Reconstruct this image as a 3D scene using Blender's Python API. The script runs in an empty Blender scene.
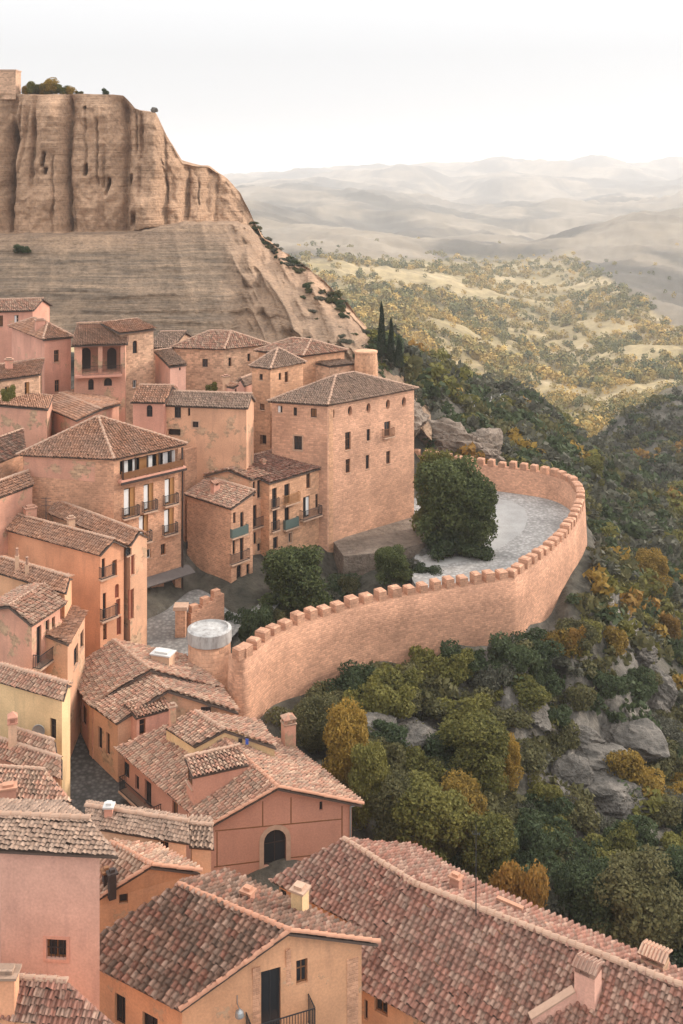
import bpy, bmesh, math, random
import numpy as np
from mathutils import Vector, Matrix
random.seed(7); rng = np.random.default_rng(11)
sc = bpy.context.scene
COL = sc.collection
R = math.radians
# ------------------------------------------------------------------ camera model: metres, camera at the origin looking along +Y
K = 1100.0; CX = 341.5; HY = 165.0
def P(px, py, z):
    d = -z*K/(py-HY); return Vector(((px-CX)/K*d, d, z))
def PD(px, py, d):
    return Vector(((px-CX)/K*d, d, -(py-HY)/K*d))
def pix(v):
    return (CX+v.x/v.y*K, HY-v.z/v.y*K)
# ------------------------------------------------------------------ noise
def _h(i, j, s):
    n = (i.astype(np.int64)*374761393 + j.astype(np.int64)*668265263 + s*982451653) & 0x7fffffff
    n = ((n ^ (n >> 13))*1274126177) & 0x7fffffff
    return ((n ^ (n >> 16)) & 0xffff)/65535.0
def vn(x, y, s=0):
    x = np.asarray(x, float); y = np.asarray(y, float)
    i = np.floor(x); j = np.floor(y); a = x-i; b = y-j
    a = a*a*a*(a*(a*6-15)+10); b = b*b*b*(b*(b*6-15)+10)
    return ((_h(i, j, s)*(1-a)+_h(i+1, j, s)*a)*(1-b)+(_h(i, j+1, s)*(1-a)+_h(i+1, j+1, s)*a)*b)*2-1
def fbm(x, y, s=0, o=4):
    t = 0; a = 1; n = 0
    for k in range(o):
        t = t+a*vn(x*2**k, y*2**k, s+k); n += a; a *= .5
    return t/n
def sstep(a, b, x):
    t = np.clip((x-a)/(b-a), 0, 1); return t*t*(3-2*t)
# ------------------------------------------------------------------ materials
M = {}
class NT:
    def __init__(s, name, rough=.9):
        m = bpy.data.materials.new(name); m.use_nodes = True; s.m = m; s.t = m.node_tree; s.b = s.t.nodes['Principled BSDF']
        s.b.inputs['Roughness'].default_value = rough
        s.b.inputs['Specular IOR Level'].default_value = .25
        M[name] = m
    def n(s, t, **kw):
        nd = s.t.nodes.new(t)
        for k, v in kw.items():
            if k in nd.inputs: 
                if isinstance(v, bpy.types.NodeSocket): s.t.links.new(v, nd.inputs[k])
                else: nd.inputs[k].default_value = v
            else: setattr(nd, k, v)
        return nd
    def link(s, a, b): s.t.links.new(a, b)
    def coord(s, which='Object'):
        return s.n('ShaderNodeTexCoord').outputs[which]
    def pos(s): return s.n('ShaderNodeNewGeometry').outputs['Position']
    def mapv(s, vec, scale=(1, 1, 1), loc=(0, 0, 0)):
        nd = s.n('ShaderNodeMapping'); s.link(vec, nd.inputs['Vector']); nd.inputs['Scale'].default_value = scale; nd.inputs['Location'].default_value = loc
        return nd.outputs[0]
    def noise(s, vec, scale, detail=4, rough=.55, dist=0):
        nd = s.n('ShaderNodeTexNoise'); s.link(vec, nd.inputs['Vector'])
        nd.inputs['Scale'].default_value = scale; nd.inputs['Detail'].default_value = detail; nd.inputs['Roughness'].default_value = rough; nd.inputs['Distortion'].default_value = dist
        return nd.outputs['Fac']
    def ramp(s, fac, stops, interp='LINEAR'):
        nd = s.n('ShaderNodeValToRGB'); s.link(fac, nd.inputs[0]); cr = nd.color_ramp; cr.interpolation = interp
        while len(cr.elements) < len(stops): cr.elements.new(.5)
        for e, (p, c) in zip(cr.elements, stops):
            e.position = p; e.color = (c, c, c, 1) if not hasattr(c, '__len__') else (*c, 1)
        return nd.outputs[0]
    def mix(s, fac, a, b, blend='MIX'):
        nd = s.n('ShaderNodeMix', data_type='RGBA', blend_type=blend)
        for sock, v in ((nd.inputs[0], fac), (nd.inputs[6], a), (nd.inputs[7], b)):
            if isinstance(v, bpy.types.NodeSocket): s.link(v, sock)
            elif hasattr(v, '__len__'): sock.default_value = (*v, 1)
            else: sock.default_value = v
        return nd.outputs[2]
    def math(s, op, a, b=0.0, c=0.0):
        nd = s.n('ShaderNodeMath', operation=op)
        for sock, v in zip(nd.inputs, (a, b, c)):
            if isinstance(v, bpy.types.NodeSocket): s.link(v, sock)
            else: sock.default_value = v
        return nd.outputs[0]
    def col(s, c):
        if isinstance(c, bpy.types.NodeSocket): s.link(c, s.b.inputs['Base Color'])
        else: s.b.inputs['Base Color'].default_value = (*c, 1)
    def bump(s, h, strength=.4, dist=.05):
        nd = s.n('ShaderNodeBump'); s.link(h, nd.inputs['Height']); nd.inputs['Strength'].default_value = strength; nd.inputs['Distance'].default_value = dist
        s.link(nd.outputs[0], s.b.inputs['Normal'])
def c8(r, g, b):
    f = lambda v: ((v/255+.055)/1.055)**2.4 if v > 10 else v/255/12.92
    return (f(r), f(g), f(b))
def sc3(c, k): return tuple(min(1, v*k) for v in c)

def masonry_color(t, uv, base, bw=.42, bh=.2, var=.25, mort=1.12):
    w = t.n('ShaderNodeTexNoise'); t.link(uv, w.inputs['Vector']); w.inputs['Scale'].default_value = 2.6; w.inputs['Detail'].default_value = 2
    v = t.n('ShaderNodeVectorMath', operation='MULTIPLY_ADD'); t.link(w.outputs['Color'], v.inputs[0]); v.inputs[1].default_value = (.09, .06, 0); t.link(uv, v.inputs[2])
    br = t.n('ShaderNodeTexBrick'); t.link(v.outputs[0], br.inputs['Vector']); br.inputs['Scale'].default_value = 1
    br.inputs['Brick Width'].default_value = bw; br.inputs['Row Height'].default_value = bh; br.inputs['Mortar Size'].default_value = .02; br.inputs['Mortar Smooth'].default_value = .5
    br.inputs['Color1'].default_value = (*sc3(base, 1-var*1.5), 1); br.inputs['Color2'].default_value = (*sc3(base, 1+var), 1)
    br.inputs['Mortar'].default_value = (*sc3(base, mort), 1); br.inputs['Bias'].default_value = .1
    big = t.noise(uv, .25, 5, .6); fine = t.noise(uv, 4.5, 3, .65)
    c = t.mix(1, br.outputs['Color'], t.ramp(big, [(.3, .72), (.7, 1.15)]), 'MULTIPLY')
    st_ = t.noise(t.mapv(uv, (1.1, .16, 1)), 1.0, 5, .65); c = t.mix(t.ramp(st_, [(.5, 0.0), (.75, .3)]), c, sc3(base, .6))
    c = t.mix(1, c, t.ramp(fine, [(.25, .8), (.5, 1.0), (.78, 1.14)]), 'MULTIPLY')
    h = t.math('ADD', t.math('MULTIPLY', br.outputs['Fac'], -.7), fine)
    return c, h
def masonry(name, base, **kw):
    t = NT(name); uv = t.coord('UV'); c, h = masonry_color(t, uv, base, **kw); t.col(c); t.bump(h, .7, .06); return t.m
def stucco(name, base, patch=0.0, stone=(.42, .27, .17), vary=1.0):
    t = NT(name); uv = t.coord('UV')
    n1 = t.noise(uv, .35, 6, .62); n2 = t.noise(t.mapv(uv, (1.3, .22, 1)), 1.4, 5, .6); n3 = t.noise(uv, 9, 3)
    c = t.mix(t.ramp(n1, [(.33, 0.0), (.68, 1.0)]), sc3(base, 1-.2*vary), sc3(base, 1+.12*vary))
    c = t.mix(t.ramp(n2, [(.52, 0.0), (.74, .55*vary)]), c, sc3((base[0]*.8, base[1]*.82, base[2]*.88), .8))
    c = t.mix(1, c, t.ramp(n3, [(.3, .9), (.7, 1.08)]), 'MULTIPLY')
    h = n3
    if patch > 0:
        mc, mh = masonry_color(t, uv, stone, bw=.36, bh=.2)
        k = t.ramp(t.noise(uv, .5, 6, .7), [(.62-patch*.3, 0.0), (.66-patch*.3, 1.0)])
        c = t.mix(k, c, mc)
    t.col(c); t.bump(h, .25, .03); return t.m
def tilemat(name, cols, lichen=.35, grime=(.16, .135, .115), soft=.5, dk=.70):
    t = NT(name); uv = t.coord('UV')
    fl = t.n('ShaderNodeVectorMath', operation='FLOOR'); t.link(uv, fl.inputs[0])
    wn = t.n('ShaderNodeTexWhiteNoise', noise_dimensions='2D'); t.link(fl.outputs[0], wn.inputs['Vector'])
    n = len(cols); av = tuple(sum(q[k] for q in cols)/n for k in range(3)); cols = [tuple(q[k]*(1-soft)+av[k]*soft for k in range(3)) for q in cols]; c = t.ramp(wn.outputs['Value'], [(i/n, cc) for i, cc in enumerate(cols)], 'CONSTANT')
    p = t.pos()
    big = t.noise(p, .45, 5, .65); fine = t.noise(p, 5.5, 4, .7)
    c = t.mix(t.ramp(big, [(.42, 0.0), (.72, lichen)]), c, (.33, .255, .205))
    c = t.mix(t.ramp(fine, [(.5, 0.0), (.75, .75)]), c, grime)
    wn2 = t.n('ShaderNodeTexWhiteNoise', noise_dimensions='3D'); ad = t.n('ShaderNodeVectorMath', operation='ADD'); t.link(fl.outputs[0], ad.inputs[0]); ad.inputs[1].default_value = (7.3, 1.1, 3.7); t.link(ad.outputs[0], wn2.inputs['Vector'])
    c = t.mix(1, c, t.ramp(wn2.outputs['Value'], [(0, .72), (1, 1.18)]), 'MULTIPLY')
    c = t.mix(1, c, (dk*1.02, dk*.965, dk*.93), 'MULTIPLY'); t.col(c); t.bump(fine, .35, .02); return t.m
def plain(name, c, rough=.8, var=.15, scale=3, metal=0):
    t = NT(name, rough); n = t.noise(t.pos(), scale, 4, .6)
    t.col(t.mix(n, sc3(c, 1-var), sc3(c, 1+var))); t.b.inputs['Metallic'].default_value = metal; return t.m

BR = (.52, .285, .175)
masonry('tower_masonry', (0.626, 0.347, 0.224), bw=.42, bh=.2, var=.13, mort=.93)
masonry('wall_masonry', (0.548, 0.293, 0.185), bw=.34, bh=.17, var=.16, mort=.88)
masonry('brick_masonry', (0.573, 0.311, 0.192), bw=.34, bh=.17, var=.17, mort=1.1)
masonry('tan_masonry', (0.577, 0.359, 0.235), bw=.4, bh=.22, var=.22, mort=1.1)
masonry('ochre_masonry', (0.61, 0.339, 0.202), bw=.42, bh=.22, var=.16, mort=1.05)
stucco('pink_stucco', (0.621, 0.306, 0.217), .05)
stucco('rose_stucco', (0.627, 0.355, 0.267), 0)
stucco('orange_stucco', (0.666, 0.321, 0.182), 0)
stucco('terracotta_stucco', (0.52, 0.254, 0.174), 0, vary=.6)
stucco('amber_stucco', (.62, .33, .185), .06)
stucco('yellow_stucco', (.68, .465, .25), 0)
stucco('cream_stucco', (0.656, 0.416, 0.272), 0)
stucco('worn_pink_stucco', (0.602, 0.308, 0.211), .3)
stucco('worn_ochre_stucco', (0.61, 0.338, 0.209), .28)
T1 = [c8(170, 124, 102), c8(187, 156, 133), c8(151, 110, 91), c8(199, 173, 149), c8(175, 118, 96), c8(142, 123, 105), c8(188, 138, 116), c8(160, 143, 123)]
tilemat('salmon_tiles', T1, .35, dk=.98)
tilemat('red_tiles', [c8(165, 106, 88), c8(191, 158, 139), c8(146, 96, 80), c8(175, 118, 100), c8(198, 171, 151), c8(151, 118, 101), c8(178, 126, 110)], .4, soft=.5, dk=.70)
tilemat('brown_tiles', [c8(157, 115, 90), c8(174, 132, 107), c8(138, 101, 79), c8(183, 142, 116), c8(149, 107, 83), c8(166, 125, 101)], .45, dk=1.0)
tilemat('grey_tiles', [c8(176, 151, 131), c8(195, 168, 146), c8(158, 131, 112), c8(179, 141, 120), c8(202, 178, 158), c8(148, 125, 108)], .5, soft=.8, dk=.74)
tilemat('dark_tiles', [c8(160, 118, 99), c8(185, 156, 137), c8(125, 96, 79), c8(177, 138, 117), c8(142, 114, 97), c8(167, 110, 90), c8(112, 93, 79)], .3, (.085, .072, .062), .3, .60)
plain('eave_wood', (.10, .07, .055), .85)
plain('ridge_mortar', (.42, .27, .19), .9, .25, 2.5)
plain('orange_ridge', (.46, .235, .15), .9, .25, 2.5)
plain('stone_trim', (.46, .30, .21), .9, .3, 4)
plain('brown_wood', (.20, .09, .04), .7, .3, 6)
plain('honey_wood', (.34, .165, .06), .6, .25, 5)
plain('dark_wood', (.045, .03, .025), .7, .3, 6)
plain('iron', (.03, .03, .032), .55)
plain('copper_rail', (.10, .135, .12), .6)
plain('red_shutter', (.30, .10, .06), .7, .25, 5)
plain('white_cloth', (.70, .69, .67), .9, .1, 5)
plain('blue_cloth', (.10, .17, .36), .9, .1, 5)
plain('grey_metal', (.35, .36, .36), .4, .15, 3, .6)
plain('awning_slate', (.13, .11, .10), .85, .3, 3)
plain('white_paint', (.55, .53, .50), .7, .08, 2)
plain('blue_paint', (.05, .10, .40), .6)
t = NT('glass', .12); t.col((.02, .022, .026)); t.b.inputs['Specular IOR Level'].default_value = .5
t = NT('cap_concrete'); p = t.pos(); n = t.noise(t.mapv(p, (1, 1, .35)), 2.2, 6, .7); t.col(t.ramp(n, [(.3, (.22, .20, .185)), (.52, (.40, .385, .365)), (.75, (.54, .53, .51))])); t.bump(n, .3)
def cobble(name, a, b, s):
    t = NT(name); p = t.pos(); v = t.n('ShaderNodeTexVoronoi'); t.link(p, v.inputs['Vector']); v.inputs['Scale'].default_value = s
    big = t.noise(p, .3, 5, .6)
    c = t.mix(t.ramp(v.outputs['Distance'], [(.2, 1.0), (.6, 0.0)]), a, b); c = t.mix(1, c, t.ramp(big, [(.3, .75), (.7, 1.2)]), 'MULTIPLY')
    sp = t.n('ShaderNodeSeparateColor'); t.link(v.outputs['Color'], sp.inputs[0]); c = t.mix(1, c, t.ramp(sp.outputs[0], [(0, .78), (1, 1.15)]), 'MULTIPLY'); t.col(c); t.bump(v.outputs['Distance'], -.5, .05)
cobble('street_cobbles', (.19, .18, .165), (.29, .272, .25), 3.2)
cobble('shade_cobbles', (.06, .058, .055), (.12, .115, .108), 3.2)  # street cobbles darkened, painting the alley's shade into the stone
cobble('plaza_gravel', (.29, .27, .25), (.40, .378, .35), 3.0)
t = NT('plaza_paving'); p = t.pos(); n = t.noise(p, .5, 6, .6); n2 = t.noise(p, 7, 3); t.col(t.mix(1, t.ramp(n, [(.3, (.30, .285, .265)), (.7, (.40, .38, .355))]), t.ramp(n2, [(.3, .88), (.7, 1.1)]), 'MULTIPLY')); t.bump(n2, .3, .02)
# cliff: horizontal strata, warm cap rock above grey banded marl
t = NT('cliff_rock'); p = t.pos()
dist = t.noise(p, .06, 4, .6); sep = t.n('ShaderNodeSeparateXYZ'); t.link(p, sep.inputs[0])
at = t.n('ShaderNodeAttribute', attribute_name='layer')
bed = t.noise(t.mapv(p, (.06, .06, 1.9)), 1.0, 6, .7, .6); bed2 = t.noise(t.mapv(p, (.12, .12, 5.5)), 1.0, 4, .65, .4); blot = t.noise(p, .12, 6, .65); fine = t.noise(p, 1.6, 5, .7)
cap = t.mix(t.ramp(blot, [(.34, 0.0), (.66, 1.0)]), (.40, .265, .18), (.55, .365, .25))
cap = t.mix(t.ramp(bed, [(.55, 0.0), (.78, .3)]), cap, (.27, .18, .125))
low = t.mix(t.ramp(bed, [(.36, 0.0), (.62, 1.0)]), (.135, .105, .08), (.33, .245, .175))
low = t.mix(t.ramp(bed2, [(.46, 0.0), (.6, .75)]), low, (.13, .105, .085))
low = t.mix(t.ramp(blot, [(.5, 0.0), (.72, .6)]), low, (.37, .27, .19))
c = t.mix(at.outputs['Fac'], low, cap); c = t.mix(1, c, t.ramp(fine, [(.25, .55), (.5, 1.0), (.75, 1.25)]), 'MULTIPLY'); c = t.mix(1, c, t.ramp(bed2, [(.3, .88), (.7, 1.06)]), 'MULTIPLY')
c = t.mix(1, c, (.99, .925, .845), 'MULTIPLY'); t.col(c); t.bump(t.math('ADD', t.math('MULTIPLY', bed, .7), t.math('ADD', fine, bed2)), .85, .5)
# boulders / outcrops
t = NT('grey_rock'); p = t.pos(); n = t.noise(t.mapv(p, (.6, .6, 1.6)), .6, 7, .7, .5); n2 = t.noise(p, 2.4, 5, .7)
t.col(t.mix(1, t.ramp(n, [(.3, (.07, .062, .054)), (.5, (.14, .124, .105)), (.72, (.24, .21, .178))]), t.ramp(n2, [(.25, .6), (.5, 1.0), (.75, 1.2)]), 'MULTIPLY')); t.bump(t.math('ADD', n, n2), .9, .4)
t = NT('cream_rock'); p = t.pos(); n = t.noise(t.mapv(p, (.6, .6, 1.6)), .6, 7, .7, .5); n2 = t.noise(p, 2.4, 5, .7)
t.col(t.mix(1, t.ramp(n, [(.3, (.11, .083, .063)), (.5, (.22, .168, .128)), (.72, (.34, .27, .21))]), t.ramp(n2, [(.25, .6), (.5, 1.0), (.75, 1.2)]), 'MULTIPLY')); t.bump(t.math('ADD', n, n2), .9, .4)
# terrain
t = NT('terrain_ground'); p = t.pos(); sep = t.n('ShaderNodeSeparateXYZ'); t.link(p, sep.inputs[0])
n1 = t.noise(p, .09, 7, .65); n2 = t.noise(p, .9, 6, .7); n3 = t.noise(p, .011, 6, .6); n4 = t.noise(t.mapv(p, (1.0, .45, 1.0)), .0034, 4, .55, .8)
near = t.mix(1, t.ramp(n1, [(.3, (.035, .034, .024)), (.48, (.07, .062, .046)), (.64, (.125, .108, .086)), (.8, (.20, .175, .145))]), t.ramp(n2, [(.28, .4), (.5, 1.0), (.74, 1.5)]), 'MULTIPLY')
val = t.ramp(n3, [(.28, (.15, .13, .06)), (.45, (.26, .20, .095)), (.6, (.37, .28, .145)), (.75, (.50, .39, .25))])
val = t.mix(1, val, t.ramp(n1, [(.3, .6), (.6, 1.15)]), 'MULTIPLY')
far = t.ramp(n4, [(.34, (.085, .08, .06)), (.47, (.17, .145, .105)), (.55, (.38, .305, .21)), (.63, (.46, .375, .27)), (.72, (.16, .14, .10))])  # dark and pale bands paint ridge light and shade into the hills
far = t.mix(1, far, t.ramp(n3, [(.3, .7), (.65, 1.2)]), 'MULTIPLY')
yy = t.math('ADD', sep.outputs['Y'], t.math('MULTIPLY', n3, 200))
mr = t.n('ShaderNodeMapRange'); t.link(yy, mr.inputs[0]); mr.inputs[1].default_value = 430; mr.inputs[2].default_value = 520
mr2 = t.n('ShaderNodeMapRange'); t.link(yy, mr2.inputs[0]); mr2.inputs[1].default_value = 1250; mr2.inputs[2].default_value = 1700
hill_shade = t.n('ShaderNodeAttribute', attribute_name='bare'); rkA = t.n('ShaderNodeAttribute', attribute_name='rocky')
n5 = t.noise(t.mapv(p, (.7, .7, 1.5)), .8, 7, .72, .6); rcol = t.mix(1, t.ramp(n5, [(.3, (.06, .054, .047)), (.5, (.135, .12, .10)), (.72, (.25, .22, .185))]), t.ramp(n2, [(.28, .5), (.5, 1.0), (.74, 1.35)]), 'MULTIPLY'); near = t.mix(t.ramp(rkA.outputs['Fac'], [(.25, 0.0), (.6, 1.0)]), near, rcol)
c = t.mix(mr.outputs[0], near, val); c = t.mix(mr2.outputs[0], c, far); c = t.mix(hill_shade.outputs['Fac'], c, t.mix(1, far, (.5, .5, .51), 'MULTIPLY'))  # masked hills get a dimmed colour: painted shade of the far slopes
t.col(c); t.bump(n2, .9, .5)
def leafmat(name, a, b, tr=.3):
    t = NT(name, .75); oi = t.n('ShaderNodeObjectInfo'); p = t.coord('Object')
    geo = t.n('ShaderNodeNewGeometry')
    n = t.noise(p, .9, 3, .6)
    v = t.math('ADD', t.math('MULTIPLY', geo.outputs['Random Per Island'], .45), t.math('ADD', t.math('MULTIPLY', n, .7), t.math('MULTIPLY', oi.outputs['Random'], .3)))
    c = t.ramp(v, [(.3, a), (.95, b)]); t.col(c); t.b.inputs['Specular IOR Level'].default_value = .15
    ts = t.n('ShaderNodeBsdfTranslucent'); t.link(c, ts.inputs[0]); mx = t.n('ShaderNodeMixShader'); mx.inputs[0].default_value = tr
    out = t.t.nodes['Material Output']; t.link(t.b.outputs[0], mx.inputs[1]); t.link(ts.outputs[0], mx.inputs[2]); t.link(mx.outputs[0], out.inputs['Surface'])
leafmat('dark_leaves', (.022, .036, .016), (.075, .095, .042))
leafmat('mid_leaves', (.03, .045, .016), (.115, .13, .045))
leafmat('olive_leaves', (.045, .048, .022), (.14, .125, .052))
leafmat('grey_leaves', (.045, .046, .032), (.125, .12, .085))
leafmat('yellow_leaves', (.12, .085, .02), (.34, .215, .045))
leafmat('orange_leaves', (.13, .08, .022), (.33, .185, .045))
leafmat('lime_leaves', (.058, .064, .019), (.19, .17, .045))
leafmat('cypress_leaves', (.012, .02, .011), (.035, .05, .026))
t = NT('valley_leaves', .85); at = t.n('ShaderNodeAttribute', attribute_name='tint'); c = t.ramp(at.outputs['Fac'], [(0, (.09, .10, .04)), (.35, (.17, .155, .05)), (.6, (.28, .21, .065)), (1, (.50, .33, .095))]); t.col(c)
plain('bark', (.085, .06, .045), .95, .3, 4)
plain('dry_twigs', (.13, .115, .10), .95, .3, 4)

# ------------------------------------------------------------------ objects
def tag(o, label=None, cat=None, group=None, kind=None):
    if label: o['label'] = label
    if cat: o['category'] = cat
    if group: o['group'] = group
    if kind: o['kind'] = kind
    return o
def empty(name, loc):
    o = bpy.data.objects.new(name, None); COL.objects.link(o); o.location = loc; o.empty_display_size = .5; return o
def rootof(o):
    while o.parent: o = o.parent
    return o
def autouv(me):
    uv = me.uv_layers.get('UVMap') or me.uv_layers.new(name='UVMap')
    n = len(me.loops)
    if n == 0: return
    vi = np.empty(n, np.int32); me.loops.foreach_get('vertex_index', vi)
    co = np.empty(len(me.vertices)*3); me.vertices.foreach_get('co', co); co = co.reshape(-1, 3)
    pn = np.empty(len(me.polygons)*3); me.polygons.foreach_get('normal', pn); pn = pn.reshape(-1, 3)
    lt = np.empty(len(me.polygons), np.int32); me.polygons.foreach_get('loop_total', lt)
    f = np.repeat(np.arange(len(lt)), lt)
    t = np.stack([-pn[:, 1], pn[:, 0], 0*pn[:, 0]], 1); L = np.linalg.norm(t, axis=1); flat = L < .2; t[flat] = (1, 0, 0); t /= np.linalg.norm(t, axis=1)[:, None]
    b = np.cross(pn, t)
    out = np.empty((n, 2)); out[:, 0] = (co[vi]*t[f]).sum(1)+50; out[:, 1] = np.where(flat[f], (co[vi]*b[f]).sum(1), co[vi][:, 2])+50
    uv.data.foreach_set('uv', out.ravel())
def link_mesh(name, me, mat, parent=None, smooth=False):
    for m in (mat if isinstance(mat, (list, tuple)) else [mat]): me.materials.append(M[m])
    o = bpy.data.objects.new(name, me); COL.objects.link(o)
    if parent: o.parent = parent
    if smooth: me.polygons.foreach_set('use_smooth', np.ones(len(me.polygons), bool))
    return o
class MB:
    def __init__(s): s.v = []; s.f = []; s.mi = []
    def add(s, vs, fs, mi=0):
        b = len(s.v); s.v += [Vector(v) for v in vs]; s.f += [tuple(i+b for i in f) for f in fs]; s.mi += [mi]*len(fs)
    def box(s, o, ex, ey, ez, x0, x1, y0, y1, z0, z1, mi=0):
        o = Vector(o); vs = [o+ex*x+ey*y+ez*z for z in (z0, z1) for y in (y0, y1) for x in (x0, x1)]
        fs = [(0, 2, 3, 1), (4, 5, 7, 6), (0, 1, 5, 4), (2, 6, 7, 3), (0, 4, 6, 2), (1, 3, 7, 5)]
        if ex.cross(ey).dot(ez)*(x1-x0)*(y1-y0)*(z1-z0) < 0: fs = [f[::-1] for f in fs]
        s.add(vs, fs, mi)
    def abox(s, c, sx, sy, sz, mi=0, yaw=0):
        ex = Vector((math.cos(yaw), math.sin(yaw), 0)); ey = Vector((-math.sin(yaw), math.cos(yaw), 0))
        s.box(c, ex, ey, Vector((0, 0, 1)), -sx/2, sx/2, -sy/2, sy/2, 0, sz, mi)
    def prism(s, pts, z0, z1, mi=0):
        n = len(pts); a = sum(pts[i][0]*pts[(i+1) % n][1]-pts[(i+1) % n][0]*pts[i][1] for i in range(n))
        if a < 0: pts = pts[::-1]
        vs = [(p[0], p[1], z0) for p in pts]+[(p[0], p[1], z1) for p in pts]
        fs = [tuple(range(n))[::-1], tuple(range(n, 2*n))]+[(i, (i+1) % n, n+(i+1) % n, n+i) for i in range(n)]
        s.add(vs, fs, mi)
    def tube(s, p0, p1, r0, r1=None, n=8, mi=0):
        r1 = r0 if r1 is None else r1; p0 = Vector(p0); p1 = Vector(p1); d = (p1-p0).normalized()
        a = d.orthogonal().normalized(); b = d.cross(a)
        vs = [p+(a*math.cos(2*math.pi*i/n)+b*math.sin(2*math.pi*i/n))*r for p, r in ((p0, r0), (p1, r1)) for i in range(n)]
        fs = [(i, (i+1) % n, n+(i+1) % n, n+i) for i in range(n)]+[tuple(range(n))[::-1], tuple(range(n, 2*n))]
        s.add(vs, fs, mi)
    def lathe(s, c, prof, n=24, mi=0):
        c = Vector(c); vs = []; fs = []
        for r, z in prof: vs += [c+Vector((r*math.cos(2*math.pi*i/n), r*math.sin(2*math.pi*i/n), z)) for i in range(n)]
        for k in range(len(prof)-1): fs += [(k*n+i, k*n+(i+1) % n, (k+1)*n+(i+1) % n, (k+1)*n+i) for i in range(n)]
        fs += [tuple(range(n))[::-1], tuple(range((len(prof)-1)*n, len(prof)*n))]
        s.add(vs, fs, mi)
    def build(s, name, mat, parent=None, smooth=False):
        off = rootof(parent).location if parent else Vector()
        me = bpy.data.meshes.new(name); me.from_pydata([v-off for v in s.v], [], s.f)
        me.polygons.foreach_set('material_index', np.array(s.mi, np.int32)); me.update(); autouv(me)
        return link_mesh(name, me, mat, parent, smooth)
def npmesh(name, v, f, mat, parent=None, smooth=False, uv=None):
    me = bpy.data.meshes.new(name); nf = len(f); k = f.shape[1]
    me.vertices.add(len(v)); me.vertices.foreach_set('co', np.ascontiguousarray(v, np.float32).ravel())
    me.loops.add(nf*k); me.loops.foreach_set('vertex_index', np.ascontiguousarray(f, np.int32).ravel())
    me.polygons.add(nf); me.polygons.foreach_set('loop_start', np.arange(0, nf*k, k, dtype=np.int32)); me.polygons.foreach_set('loop_total', np.full(nf, k, np.int32))
    if uv is not None:
        l = me.uv_layers.new(name='UVMap'); l.data.foreach_set('uv', np.ascontiguousarray(uv, np.float32).ravel())
    me.update(calc_edges=True); me.validate()
    return link_mesh(name, me, mat, parent, smooth)
HAZE = .00017; SUN = (.85, .36, .34); SUN_E = 2.6; SUN_A = 8; CLOUD = (.99, .99, 1.0, 1); EXPO = 0.6
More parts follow.
